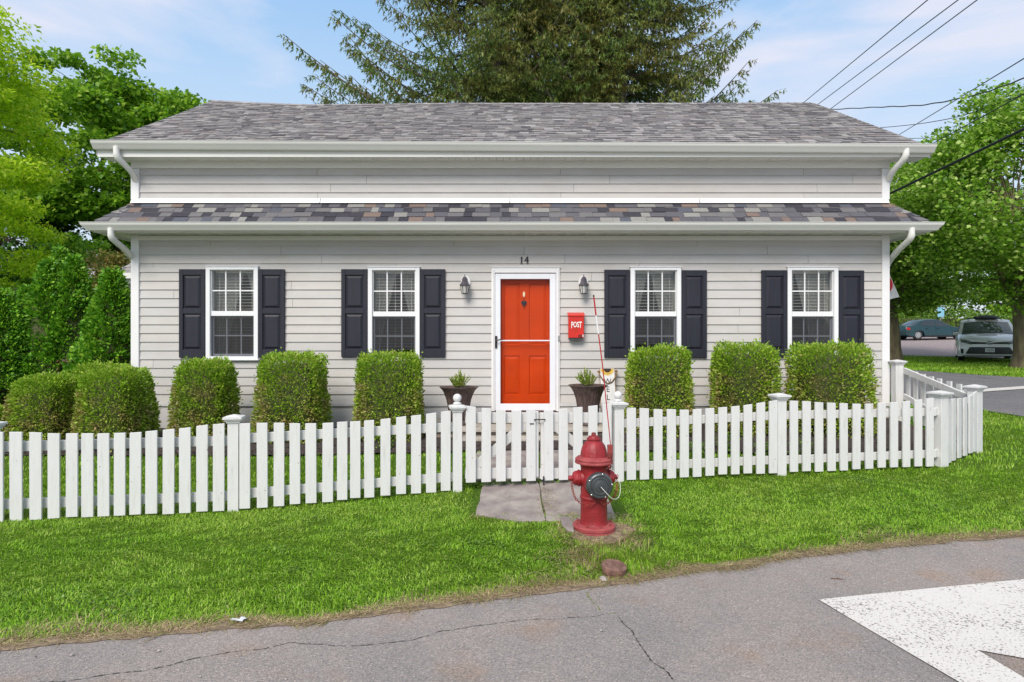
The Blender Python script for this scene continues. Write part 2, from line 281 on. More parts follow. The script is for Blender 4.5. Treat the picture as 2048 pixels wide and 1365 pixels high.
# foliage colours
G_GRASS = leafmat('grass_blade', [(0, (0.08, 0.19, 0.010)), (.4, (0.19, 0.40, 0.016)), (.85, (0.32, 0.57, 0.028)), (1, (0.48, 0.60, 0.14))], 0.3,
                  [(0, (0.13, 0.27, 0.012)), (.6, (0.28, 0.48, 0.022)), (1, (0.50, 0.60, 0.14))], 1.2)
G_STRAW = leafmat('dry_grass_blade', [(0, (0.16, 0.11, 0.06)), (.4, (0.36, 0.26, 0.14)), (.8, (0.56, 0.43, 0.25)), (1, (0.20, 0.30, 0.04))], 0.1)
G_BOX = leafmat('boxwood_leaf', [(0, (0.11, 0.22, 0.014)), (.4, (0.27, 0.44, 0.024)), (.8, (0.44, 0.62, 0.05)), (1, (0.62, 0.74, 0.16))], 0.4,
                [(0, (0.15, 0.18, 0.02)), (.35, (0.34, 0.38, 0.06)), (.6, (0.52, 0.40, 0.17)), (.85, (0.64, 0.47, 0.26)), (1, (0.34, 0.52, 0.05))], 5.0)
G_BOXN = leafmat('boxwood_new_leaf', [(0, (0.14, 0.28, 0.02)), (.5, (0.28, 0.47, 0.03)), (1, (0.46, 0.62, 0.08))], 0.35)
G_ARB = leafmat('arborvitae_spray', [(0, (0.05, 0.16, 0.012)), (.5, (0.12, 0.34, 0.018)), (.85, (0.24, 0.50, 0.03)), (1, (0.38, 0.60, 0.05))], 0.3)
G_ARBD = leafmat('arborvitae_dead_spray', [(0, (0.05, 0.05, 0.02)), (.6, (0.13, 0.075, 0.04)), (1, (0.22, 0.12, 0.06))], 0.15)
G_LOC = leafmat('honey_locust_leaf', [(0, (0.26, 0.46, 0.012)), (.5, (0.46, 0.70, 0.018)), (.85, (0.64, 0.82, 0.04)), (1, (0.78, 0.84, 0.12))], 0.5)
G_MAP = leafmat('maple_leaf', [(0, (0.08, 0.21, 0.014)), (.5, (0.19, 0.40, 0.022)), (.85, (0.33, 0.55, 0.04)), (1, (0.50, 0.68, 0.10))], 0.46)
G_PEAR = leafmat('pear_leaf', [(0, (0.08, 0.20, 0.014)), (.4, (0.20, 0.40, 0.026)), (.8, (0.36, 0.57, 0.07)), (1, (0.66, 0.78, 0.26))], 0.44)
G_DARK = leafmat('dark_leaf', [(0, (0.025, 0.08, 0.012)), (.6, (0.06, 0.17, 0.022)), (1, (0.14, 0.30, 0.04))], 0.3)
G_SPR = leafmat('spruce_spray', [(0, (0.05, 0.10, 0.022)), (.5, (0.11, 0.20, 0.034)), (.85, (0.21, 0.30, 0.055)), (1, (0.36, 0.42, 0.12))], 0.38,
                [(0, (0.10, 0.12, 0.03)), (.4, (0.20, 0.21, 0.045)), (.75, (0.34, 0.26, 0.07)), (1, (0.20, 0.30, 0.05))], 0.45)
G_YEL = leafmat('gold_shrub_leaf', [(0, (0.14, 0.20, 0.03)), (.5, (0.30, 0.33, 0.06)), (1, (0.50, 0.42, 0.09))], 0.35, [(0, (0.10, 0.17, 0.03)), (.6, (0.30, 0.20, 0.08)), (1, (0.42, 0.26, 0.10))], 1.5)
G_HEDGE = leafmat('hedge_leaf', [(0, (0.07, 0.16, 0.02)), (.5, (0.14, 0.27, 0.03)), (1, (0.24, 0.38, 0.05))], 0.3)
# ------------------------------------------------------------------ mesh helper
class MB:
    def __init__(s): s.v = []; s.f = []
    def add(s, vs, fs):
        o = len(s.v); s.v += [tuple(v) for v in vs]; s.f += [tuple(i + o for i in f) for f in fs]; return s
    def box(s, a, b, M=None):
        x0, y0, z0 = a; x1, y1, z1 = b
        vs = [(x0,y0,z0),(x1,y0,z0),(x1,y1,z0),(x0,y1,z0),(x0,y0,z1),(x1,y0,z1),(x1,y1,z1),(x0,y1,z1)]
        if M: vs = [M @ Vector(v) for v in vs]
        return s.add(vs, [(0,3,2,1),(4,5,6,7),(0,1,5,4),(1,2,6,5),(2,3,7,6),(3,0,4,7)])
    def bar(s, a, b, w, h, up=(0, 0, 1)):
        """rectangular bar from a to b, w across, h along up"""
        a = Vector(a); b = Vector(b); d = (b - a); L = d.length; d.normalize(); u = Vector(up); x = d.cross(u).normalized(); u = x.cross(d)
        M = Matrix(((x.x, d.x, u.x, a.x), (x.y, d.y, u.y, a.y), (x.z, d.z, u.z, a.z), (0, 0, 0, 1)))
        return s.box((-w/2, 0, -h/2), (w/2, L, h/2), M)
    def tube(s, pts, rad, n=8, cap=True):
        pts = [Vector(p) for p in pts]; rad = [rad]*len(pts) if not hasattr(rad, '__len__') else rad
        vs = []; fs = []; up = None
        for i, p in enumerate(pts):
            d = (pts[min(i+1, len(pts)-1)] - pts[max(i-1, 0)])
            if d.length < 1e-9: d = Vector((0, 0, 1))
            d.normalize()
            if up is None: up = Vector((0, 0, 1)) if abs(d.z) < 0.9 else Vector((1, 0, 0))
            x = d.cross(up).normalized(); up = x.cross(d).normalized()
            for k in range(n):
                a = 2*math.pi*k/n; vs.append(p + (x*math.cos(a) + up*math.sin(a))*rad[i])
        for i in range(len(pts)-1):
            for k in range(n):
                a = i*n+k; b = i*n+(k+1) % n; fs.append((a, b, b+n, a+n))
        if cap: fs.append(tuple(range(n-1, -1, -1))); fs.append(tuple(range((len(pts)-1)*n, len(pts)*n)))
        return s.add(vs, fs)
    def lathe(s, prof, c=(0, 0, 0), n=24, axis=None, wob=None):
        """prof: (radius, height) list, axis: direction of height"""
        c = Vector(c); ax = Vector(axis or (0, 0, 1)).normalized(); t = Vector((1, 0, 0)) if abs(ax.x) < 0.9 else Vector((0, 0, 1))
        x = ax.cross(t).normalized(); y = ax.cross(x); vs = []; fs = []
        for r, h in prof:
            for k in range(n):
                a = 2*math.pi*k/n; rr = r*(wob(a, h) if wob else 1); vs.append(c + ax*h + (x*math.cos(a) + y*math.sin(a))*rr)
        for i in range(len(prof)-1):
            for k in range(n):
                a = i*n+k; b = i*n+(k+1) % n; fs.append((a, b, b+n, a+n))
        fs.append(tuple(range(n-1, -1, -1))); fs.append(tuple(range((len(prof)-1)*n, len(prof)*n)))
        return s.add(vs, fs)
    def prism(s, poly, fn, d0, d1):
        """extrude a 2D polygon; fn(u, v, d) -> 3D point"""
        n = len(poly); vs = [fn(u, v, d0) for u, v in poly] + [fn(u, v, d1) for u, v in poly]
        return s.add(vs, [tuple(range(n-1, -1, -1)), tuple(range(n, 2*n))] + [(i, (i+1) % n, n+(i+1) % n, n+i) for i in range(n)])
    def quad(s, a, b, c, d): return s.add([a, b, c, d], [(0, 1, 2, 3)])
    def grid(s, P):
        r = len(P); c = len(P[0]); return s.add([p for row in P for p in row], [(i*c+j, i*c+j+1, (i+1)*c+j+1, (i+1)*c+j) for i in range(r-1) for j in range(c-1)])
    def build(s, name, m, parent=None, smooth=False, bevel=0, weld=False, fix=True):
        off = Vector((0, 0, 0))
        p = parent
        while p is not None: off += p.location; p = p.parent
        me = bpy.data.meshes.new(name); me.from_pydata([(v[0]-off.x, v[1]-off.y, v[2]-off.z) for v in s.v], [], s.f); me.materials.append(m)
        if fix:
            bm = bmesh.new(); bm.from_mesh(me)
            if weld: bmesh.ops.remove_doubles(bm, verts=bm.verts, dist=1e-5)
            bmesh.ops.recalc_face_normals(bm, faces=bm.faces); bm.to_mesh(me); bm.free()
        if smooth:
            me.polygons.foreach_set('use_smooth', [True]*len(me.polygons))
            try: me.set_sharp_from_angle(angle=R(smooth if smooth is not True else 40))
            except Exception: pass
        o = bpy.data.objects.new(name, me); C.objects.link(o); o.parent = parent
        if bevel:
            b = o.modifiers.new('bevel', 'BEVEL'); b.width = bevel; b.segments = 1; b.limit_method = 'ANGLE'
        return o
def thing(name, label, cat, loc, group=None):
    o = bpy.data.objects.new(name, None); C.objects.link(o); o.location = loc; o.empty_display_size = 0.2
    o['label'] = label; o['category'] = cat
    if group: o['group'] = group
    return o
def tag(o, label, cat, group=None, kind=None):
    if label: o['label'] = label
    if cat: o['category'] = cat
    if group: o['group'] = group
    if kind: o['kind'] = kind
    return o
def struct(o, label=None):
    o['kind'] = 'structure'
    if label: o['label'] = label
    return o
def npmesh(name, V, Fa, mats, parent=None, mi=None):
    """V (n,3), Fa (m,k) uniform polygons"""
    off = Vector((0, 0, 0)); p = parent
    while p is not None: off += p.location; p = p.parent
    V = V - np.array(off)
    me = bpy.data.meshes.new(name); k = Fa.shape[1]
    me.vertices.add(len(V)); me.vertices.foreach_set('co', V.astype(np.float32).ravel())
    me.loops.add(Fa.size); me.loops.foreach_set('vertex_index', Fa.astype(np.int32).ravel())
    me.polygons.add(len(Fa)); me.polygons.foreach_set('loop_start', np.arange(0, Fa.size, k, dtype=np.int32))
    for m in (mats if isinstance(mats, (list, tuple)) else [mats]): me.materials.append(m)
    if mi is not None: me.polygons.foreach_set('material_index', mi.astype(np.int32))
    me.update(calc_edges=True)
    o = bpy.data.objects.new(name, me); C.objects.link(o); o.parent = parent; return o
rng = np.random.default_rng(7)
random.seed(7)
def unit(a): return a / np.maximum(np.linalg.norm(a, axis=-1, keepdims=True), 1e-9)
def leaf_geo(P, D, N, L, W, fold=0.0):
    """diamond leaves: base P, direction D, normal N, length L, width W"""
    D = unit(D); S = unit(np.cross(D, N)); L = np.broadcast_to(np.asarray(L, float), (len(P),))[:, None]; W = np.broadcast_to(np.asarray(W, float), (len(P),))[:, None]
    Nn = np.cross(S, D)
    a = P; b = P + D*L*.45 + S*W*.5 + Nn*W*fold; c = P + D*L; d = P + D*L*.45 - S*W*.5 + Nn*W*fold
    V = np.stack([a, b, c, d], 1).reshape(-1, 3); Fa = np.arange(len(P)*4).reshape(-1, 4); return V, Fa
def rdir(n): return unit(rng.normal(size=(n, 3)))
# ------------------------------------------------------------------ ground, roads
def gl(a, b, s): return list(np.arange(a, b, s))
xs = np.array(gl(-90, -20, 5) + gl(-20, -9, 1) + gl(-9, 12, .3) + gl(12, 26, .8) + gl(26, 91, 4))
ys = np.array(gl(-35, -4, 4) + gl(-4, 2, .6) + gl(2, 12.2, .2) + gl(12.2, 30, .8) + gl(30, 60, 2) + gl(60, 130, 6))
GX, GY = np.meshgrid(xs, ys); GZ = gz_arr(GX, GY)
V = np.stack([GX, GY, GZ], -1).reshape(-1, 3); nx = len(xs); ny = len(ys)
ii, jj = np.meshgrid(np.arange(ny-1), np.arange(nx-1), indexing='ij'); q = (ii*nx + jj).ravel()
struct(npmesh('ground', V, np.stack([q, q+1, q+nx+1, q+nx], 1), GROUNDM), 'sloping lawn ground')
def strip(name, A, B, m, h, n=10, label=None, wig=0.0):
    """sheet between two polylines, laid h above the terrain"""
    def res(P, k):
        P = np.array(P, float); d = np.r_[0, np.cumsum(np.linalg.norm(np.diff(P, axis=0), axis=1))]; t = np.linspace(0, d[-1], k)
        return np.stack([np.interp(t, d, P[:, 0]), np.interp(t, d, P[:, 1])], 1)
    k = 140; a = res(A, k); b = res(B, k)
    if wig: a = a + np.stack([np.zeros(k), np.interp(np.arange(k), np.arange(k), rng.normal(size=k)*wig)], 1)
    t = np.linspace(0, 1, n)[None, :, None]; P = a[:, None]*(1-t) + b[:, None]*t; P = P.reshape(-1, 2)
    Z = gz_arr(P[:, 0], P[:, 1]) + h; ii, jj = np.meshgrid(np.arange(k-1), np.arange(n-1), indexing='ij'); q = (ii*n + jj).ravel()
    return struct(npmesh(name, np.c_[P, Z], np.stack([q, q+1, q+n+1, q+n], 1), m), label)
EDGE = [(-40, -6.9), (-20, -1.5), (-10, 1.2), (-6, 2.28), (-2.6, 3.18), (-.92, 3.55), (.7, 4.06), (1.28, 4.27), (2.51, 4.64), (4.09, 4.99), (5.5, 5.38)]
_e = np.array(EDGE)
def edge_y(x): return np.interp(x, _e[:, 0], _e[:, 1])
_ex = np.arange(-40, 5.6, .08); _wob = np.convolve(rng.normal(size=len(_ex)), np.ones(5)/5, 'same')*.022 + np.convolve(rng.normal(size=len(_ex)), np.ones(25)/25, 'same')*.08
def edge_w(x): return edge_y(x) + np.interp(x, _ex, _wob)
EW = [(x, float(edge_w(x))) for x in np.r_[np.arange(-40, -8, 1), np.arange(-8, 5.5, .1)]]
road = strip('road', EW + [(7.0, 6.0)], [(-34, -30), (-10, -30), (10, -30), (34, -30)], ROADM, .010, 60, 'grey cracked asphalt road in front of the lawn')
# finer road resampling at the near edge is carried by the wobbling edge polyline
strip('street', [(7.0, 6.0), (8.2, 7.0), (8.7, 8.5), (8.7, 10.6), (8.5, 11.3), (8.0, 16), (7.5, 25), (7, 45), (6, 70)],
      [(34, -30), (26, -5), (19, 5.5), (16, 9), (15.2, 14), (14.9, 18.2), (13.7, 21.2), (12.5, 30), (11.5, 45), (11, 70)][0:1] + [(30, 2), (22, 7.5), (17, 10), (15.3, 14.5), (14.9, 18.2), (13.7, 21.2), (12.5, 30), (11.5, 45), (11, 70)],
      STREETM, .018, 14, 'dark asphalt side street right of the house')
strip('stop_line', [(10.3, 14.05), (14.6, 16.0)], [(10.2, 14.4), (14.5, 16.4)], MARK, .030, 3, 'white line across the side street')
strip('parking_lot', [(17.0, 31.5), (18.4, 30), (19.8, 28.3), (21.7, 26.5), (26, 22.5), (40, 15)], [(17, 60), (22, 62), (30, 62), (40, 60), (50, 55), (75, 40)], PARKM, .03, 20, 'pale asphalt parking lot')
# big white road marking in the corner
def flatpoly(name, pts, m, h, parent=None, label=None):
    mb = MB(); mb.add([(x, y, gz(x, y) + h) for x, y in pts], [tuple(range(len(pts)))]); return mb.build(name, m, parent)
def gnd(px, py, z=0.0):
    Y = (EYE - z) * F / (py - 682); return ((px - 1024) * Y / F, Y)
t0, t1, b0 = gnd(1637, 1200), gnd(2048, 1160), gnd(1910, 1365)
n0, n1, n2 = gnd(1955, 1305), gnd(2048, 1322), gnd(2048, 1362)
def ext(a, b, k): return (a[0] + (b[0]-a[0])*k, a[1] + (b[1]-a[1])*k)
A1 = ext(t0, t1, 1.9); A2 = ext(n0, n1, 6); B1 = ext(t0, b0, 2.2); B2 = ext(n0, n2, 7)
m_ = MB()
def P3(p, h=.016): return (p[0], p[1], gz(*p) + h)
nn = 8
def lerp(a, b, t): return (a[0]+(b[0]-a[0])*t, a[1]+(b[1]-a[1])*t)
m_.grid([[P3(lerp(lerp(t0, n0, u), lerp(A1, A2, u), v)) for v in np.linspace(0, 1, nn)] for u in (0, .5, 1)])
m_.grid([[P3(lerp(lerp(t0, n0, u), lerp(B1, B2, u), v)) for v in np.linspace(0, 1, nn)] for u in (0, .5, 1)])
struct(m_.build('road_marking', MARK, None), 'broad worn white painted road marking')
# cracks in the road: thin dark ribbons
CR = mat('crack_tar', (0.035, 0.033, 0.03), 0.95, 0.3, 30)
CRG = mat('crack_dirt', (0.20, 0.16, 0.08), 0.95, 0.4, 30, col2=(0.10, 0.16, 0.04))
def crack(pts, w, m):
    P = [gnd(x, y) for x, y in pts]; Q = []
    for a, b in zip(P[:-1], P[1:]):
        k = max(2, int(math.dist(a, b)/.012))
        for i in range(k): Q.append(lerp(a, b, i/k))
    j = 0; W = []; dev = np.convolve(rng.normal(size=len(Q)), np.ones(5)/5, 'same')*.008
    mb = MB()
    for i in range(len(Q)-1):
        dx, dy = Q[i+1][0]-Q[i][0], Q[i+1][1]-Q[i][1]; L = math.hypot(dx, dy) or 1; nx_, ny_ = -dy/L, dx/L
        w0 = w*random.choice((.35, .6, 1, 1.4)) if random.random() > .12 else 0.0005
        W.append((Q[i][0]+nx_*dev[i], Q[i][1]+ny_*dev[i], nx_*w0/2, ny_*w0/2))
    rows = [[(x-a, y-b, gz(x, y)+.0135), (x+a, y+b, gz(x, y)+.0135)] for x, y, a, b in W]
    mb.grid(rows); o = mb.build('crack', m, road); return o
crack([(60,1372),(165,1362),(210,1352),(300,1342),(385,1322),(440,1310),(530,1300),(575,1290),(610,1291),(700,1296)], .0055, CR)
crack([(700,1296),(780,1290),(830,1284),(880,1268),(960,1255),(1060,1243),(1180,1236),(1215,1230)], .005, CR)
crack([(1215,1230),(1240,1225),(1300,1215),(1345,1200),(1390,1180),(1450,1168),(1560,1150)], .008, CRG)
crack([(1172,1188),(1185,1205),(1202,1227)], .010, CRG)
crack([(1233,1234),(1262,1262),(1275,1285),(1300,1320),(1330,1342),(1352,1372)], .0075, CR)
# grit and small stones lying on the asphalt
pts = []; mb = MB()
for i in range(260):
    x = random.uniform(-4, 5); y = random.uniform(2.7, float(edge_y(x))-.05); s = random.uniform(.002, .006)
    if random.random() < .05: s *= 1.8
    z = gz(x, y) + .012; mb.lathe([(s*.6, 0), (s, s*.5), (s*.5, s)], (x, y, z), 5)
tag(mb.build('gravel', mat('grit', (0.12, 0.11, 0.10), .9, .6, 60, col2=(.45, .43, .4)), None), 'loose grit scattered on the asphalt road', 'gravel', kind='stuff')
# dirt edge of the lawn
dm = MB(); rows = []
for x in np.arange(-9, 5.6, .1):
    y = float(edge_w(x)); rows.append([(x, y-.02-random.random()*.03, gz(x, y-.03)+.014), (x, y+.03, gz(x, y+.03)+.012), (x, y+.07+random.random()*.08, gz(x, y+.10)+.004)])
dm.grid(rows); struct(dm.build('verge', DIRT, None), 'bare dirt edge between lawn and road')
# slabs outside the gate
slab_pts = [((950, 1030), (968, 975), (1075, 975), (1090, 1040), (1040, 1042)), ((1090, 1040), (1078, 975), (1190, 972), (1236, 1035), (1160, 1041))]
for k, pp in enumerate(slab_pts):
    P = [gnd(x, y, .11) for x, y in pp]; cx = sum(p[0] for p in P)/len(P); cy = sum(p[1] for p in P)/len(P)
    th = thing('paving_slab', ['grey slate slab outside the gate, left one beside the hydrant', 'brownish slate slab outside the gate, right one directly behind the hydrant'][k], 'paving slab', (cx, cy, gz(cx, cy)))
    mb = MB(); P2 = []
    for a, b in zip(P, P[1:]+P[:1]):
        for i in range(6):
            q_ = lerp(a, b, i/6); P2.append((q_[0]+random.uniform(-.012, .012), q_[1]+random.uniform(-.012, .012)))
    mb.prism([((x-cx)*.985+cx, (y-cy)*.985+cy) for x, y in P2], lambda u, v, d: (u, v, gz(u, v)+d), -.03, .018); mb.build('slab', STONE, th, bevel=.004)
# slabs inside, from the gate to the steps
for k, (x0, x1, y0, y1) in enumerate([(-.40, .28, 6.22, 7.0), (.31, 1.0, 6.25, 7.02), (-.42, .3, 7.03, 7.72), (.33, .98, 7.05, 7.7)]):
    cx = (x0+x1)/2; cy = (y0+y1)/2; mb = MB()
    mb.prism([(x0, y0), ((x0+x1)/2, y0-.01), (x1, y0+.01), (x1-.01, cy), (x1, y1), (x0+.01, y1), (x0, cy)], lambda u, v, d: (u, v, gz(u, v)+d), -.03, .02)
    o = mb.build('path_slab', STONE, None, bevel=.004)
    tag(o, ['front left', 'front right', 'rear left', 'rear right'][k] + ' slate slab of the path inside the gate', 'paving slab')
# mulch bed
MULCH = mat('bark_mulch', (0.022, 0.016, 0.014), 0.95, 0.5, 40, 1, 70, col2=(0.075, 0.055, 0.048))
def bed_front(x): return np.interp(x, [-9.5, -6, -3, -1.3, 1.4, 2.6, 4.2, 5.6], [7.7, 7.55, 7.5, 7.5, 7.45, 7.35, 7.15, 7.55])
rows = []
for x in np.arange(-9.5, 5.6, .1):
    f = float(bed_front(x)); r = []
    for t in np.linspace(0, 1, 12):
        y = f + (9.3-f)*t; r.append((x, y, gz(x, y)+.02+.03*math.sin(t*3.14)**.5+random.random()*.012))
    rows.append(r)
mm_ = MB(); mm_.grid(rows); struct(mm_.build('mulch_bed', MULCH, None, fix=True), 'dark bark mulch bed along the house')
n = 9000; X = rng.uniform(-9.3, 5.5, n); Y = bed_front(X) + rng.random(n)**1.3*(9.2-bed_front(X))*.98; Z = gz_arr(X, Y)+.045
d = rdir(n); d[:, 2] *= .35; nn_ = rdir(n); nn_[:, 2] = np.abs(nn_[:, 2])+1
V, Fa = leaf_geo(np.stack([X, Y, Z], 1), d, nn_, rng.uniform(.02, .06, n), rng.uniform(.01, .025, n))
tag(npmesh('mulch_chips', V, Fa, leafmat('mulch_chip', [(0, (.012, .009, .008)), (.6, (.05, .035, .03)), (.92, (.10, .075, .065)), (1, (.3, .24, .18))], 0)), 'dark bark chips lying in the bed along the house', 'mulch', kind='stuff')
# ------------------------------------------------------------------ grass
def blades(name, X, Y, h, w, m, lean=.5, label='', cat='grass', flat=0):
    n = len(X); Z = gz_arr(X, Y); P = np.stack([X, Y, Z-.004], 1)
    a = rng.uniform(0, 2*np.pi, n); ld = np.stack([np.cos(a), np.sin(a), np.zeros(n)], 1)
    cl = .5+.5*np.sin(X*9+3*np.sin(Y*7))*np.sin(Y*11+2*np.sin(X*5)); a = a*.6+cl*4.0+Y*3; ld = np.stack([np.cos(a), np.sin(a), np.zeros(n)], 1)
    H = (h*rng.uniform(.45, 1.3, n)*(.8+.5*cl))[:, None]; ln = (lean*rng.random(n)**1.2)[:, None]+flat
    s = np.cross(ld, [0, 0, 1.]); sa = rng.uniform(-.6, .6, n)[:, None]; s = unit(s + ld*sa)
    Wd = (w*rng.uniform(.6, 1.3, n))[:, None]
    up = np.array([0, 0, 1.])
    mid = P + up*H*.6 + ld*H*ln*.45; tip = P + up*H*(1-.35*np.minimum(ln, 1.5)) + ld*H*ln*1.25
    V = np.stack([P - s*Wd/2, P + s*Wd/2, mid + s*Wd*.4, mid - s*Wd*.4, tip], 1).reshape(-1, 3)
    b = np.arange(n)[:, None]*5
    Q = np.concatenate([b + np.array([[0, 1, 2, 3]]), b + np.array([[3, 2, 4, 4]])], 0)
    # quads and triangles in one list: write the tip as a triangle mesh instead
    T = np.concatenate([b + np.array([[0, 1, 2]]), b + np.array([[0, 2, 3]]), b + np.array([[3, 2, 4]])], 0)
    return tag(npmesh(name, V, T, m), label, cat, kind='stuff')
def keep_lawn(X, Y):
    """outside slabs, road, street, bed and house"""
    k = Y > edge_w(X) + .012 + (.085+.05*np.sin(X*2.3+1)+.03*np.sin(X*6.1))*rng.random(len(X))
    k &= ~((X > -.36) & (X < .98) & (Y > 5.24) & (Y < 7.75))
    k &= ~((X > -.50) & (X < -.30) & (Y > 5.3) & (Y < 5.9) & (rng.random(len(X)) < .5))
    r2 = (X-.66)**2 + (Y-4.93)**2; k &= ~((r2 < (.235+.04*np.sin(5*np.arctan2(Y-4.93, X-.66)))**2) & (rng.random(len(X)) < .93))
    r3 = ((X-.82)/.25)**2 + ((Y-4.75)/.28)**2; k &= ~((r3 < 1) & (rng.random(len(X)) < .75))
    r4 = ((X-.60)/.35)**2 + ((Y-4.45)/.16)**2; k &= ~((r4 < 1) & (rng.random(len(X)) < .45))
    k &= ~((Y > bed_front(X)) & (X < 5.6) & (X > -9.5)); k &= Y < 12
    k &= ~((X > 8.7))
    return k
def field(n, x0, x1, y0, y1): 
    X = rng.uniform(x0, x1, n); Y = rng.uniform(y0, y1, n); return X, Y
X, Y = field(420000, -5.4, 5.6, 2.6, 6.8); k = keep_lawn(X, Y) & (np.abs(X) < Y*.86 + .1); X = X[k]; Y = Y[k]
print('near blades', len(X))
dens = rng.random(len(X)); k = dens < np.clip(1.25 - (Y-3)*.16, .35, 1); X = X[k]; Y = Y[k]
blades('grass', X, Y, .027, .0052, G_GRASS, 1.7, 'short green lawn between the road and the picket fence')
X, Y = field(160000, -9.4, 8.7, 5.2, 12); k = keep_lawn(X, Y) & ((Y > 6.55) | (X > 5.2) | (X < -5)) & (np.abs(X) < Y*.86+.2); X = X[k]; Y = Y[k]; print('far blades', len(X))
blades('grass', X, Y, .040, .0065, G_GRASS, .8, 'green lawn inside the picket fence and round its right corner')
X, Y = field(60000, 11.5, 22, 16, 31)
def inpoly(X, Y, P):
    c = np.zeros(len(X), bool); P = list(P)
    for (x1, y1), (x2, y2) in zip(P, P[1:]+P[:1]):
        c ^= ((y1 > Y) != (y2 > Y)) & (X < (x2-x1)*(Y-y1)/(y2-y1+1e-12)+x1)
    return c
k = inpoly(X, Y, [(17, 12), (15.4, 14.5), (14.95, 18.2), (13.75, 21.2), (12.6, 29), (17, 31.3), (18.4, 29.9), (19.8, 28.2), (21.6, 26.4), (26, 22)]); X = X[k]; Y = Y[k]
blades('grass', X, Y, .07, .018, G_GRASS, .7, 'green grass strip between the side street and the parking lot')
# straw at the verge
n = 30000; X = rng.uniform(-5.4, 5.4, n); Y = edge_w(X) + np.abs(rng.normal(size=n))*(.075+.05*np.sin(X*2.3+1)+.03*np.sin(X*7)) - .01
blades('dry_grass', X, Y, .030, .0042, G_STRAW, 2.6, 'dry straw coloured grass along the road edge', flat=.9)
n = 1600; a = rng.uniform(0, 2*np.pi, n); r = .17 + .2*rng.random(n)
blades('dry_grass', .69 + r*np.cos(a)*1.1, 4.88 + r*np.sin(a)*1.0, .035, .0035, G_STRAW, 2.0, 'dry trampled grass round the foot of the hydrant', flat=.5)
n = 2600; X = np.r_[rng.normal(size=n)*.16+.62, rng.uniform(-.36, 1, 500)]; Y = np.r_[rng.normal(size=n)*.11+4.42, rng.normal(size=500)*.04+5.22]
blades('dry_grass', X, Y, .04, .0035, G_STRAW, 1.6, 'dry grass patch between the hydrant and the road', flat=.3)
n = 2200; X = np.r_[rng.uniform(-5.3, 5.3, 700), rng.normal(size=1500)*.12+.78]; Y = np.r_[edge_w(X[:700])+.09+rng.random(700)*.10, rng.normal(size=1500)*.10+4.38]
k = Y > edge_w(X)+.02; blades('tall_grass', X[k], Y[k], .07, .0045, G_GRASS, 1.1, 'longer untrimmed grass along the road edge')
for k_ in range(1):
    pm = MB(); rows = []
    for t in np.linspace(.10, .25, 5): rows.append([(.67+t*math.cos(a)*(1.05+.16*math.sin(3*a+1)+.10*math.sin(7*a)), 4.93+t*math.sin(a)*(.95+.14*math.sin(4*a)), gz(.67+t*math.cos(a), 4.93+t*math.sin(a))+.006+.006*random.random()) for a in np.linspace(0, 2*math.pi, 33)])
    pm.grid(rows); struct(pm.build('bare_soil', DIRT, None), 'bare soil ring round the hydrant foot')
# weeds under the gate and on the slabs
n = 700; X = rng.uniform(-.45, .95, n); Y = 6.02 + .16*(X+.5)+rng.normal(size=n)*.035
V, Fa = leaf_geo(np.stack([X, Y, gz_arr(X, Y)+.02*rng.random(n)+.012], 1), rdir(n)*[1, 1, .4]+[0, 0, .5], rdir(n)+[0, -.5, 1], rng.uniform(.015, .04, n), rng.uniform(.01, .02, n))
tag(npmesh('weeds', V, Fa, G_HEDGE), 'low green weeds growing under the gate', 'weeds', kind='stuff')
n = 900; X = np.r_[rng.normal(size=450)*.05+.31, rng.uniform(-.2, .9, 450)]; Y = np.r_[rng.uniform(5.3, 5.95, 450), rng.uniform(5.35, 5.75, 450)]
k = (np.abs(X-.31) < .1) | (rng.random(n) < .35); X, Y = X[k], Y[k]
V, Fa = leaf_geo(np.stack([X, Y, gz_arr(X, Y)+.024], 1), rdir(len(X))*[1, 1, .15], rdir(len(X))*.3+[0, 0, 1], rng.uniform(.01, .03, len(X)), .004)
tag(npmesh('clippings', V, Fa, G_STRAW), 'dry grass clippings lying on the slabs by the gate', 'clippings', kind='stuff')

# clover and broad leaved weeds in the lawn
cx_ = []; 
for k in range(110):
    x0 = rng.uniform(-5, 8.5); y0 = rng.uniform(float(edge_y(min(x0, 5.4)))+.15, 6.6 if x0 < 5 else 10); m = int(rng.integers(12, 60)); cx_.append(np.c_[x0+rng.normal(size=m)*.09, y0+rng.normal(size=m)*.06])
cx_ = np.concatenate(cx_); k = keep_lawn(cx_[:, 0], cx_[:, 1]); cx_ = cx_[k]; m = len(cx_)
V, Fa = leaf_geo(np.c_[cx_, gz_arr(cx_[:, 0], cx_[:, 1])+.012+.012*rng.random(m)], rdir(m)*[1, 1, .2], rdir(m)*.4+[0, -.2, 1], rng.uniform(.014, .028, m), rng.uniform(.012, .022, m))
tag(npmesh('clover', V, Fa, G_HEDGE), 'patches of clover growing in the front lawn', 'clover', kind='stuff')
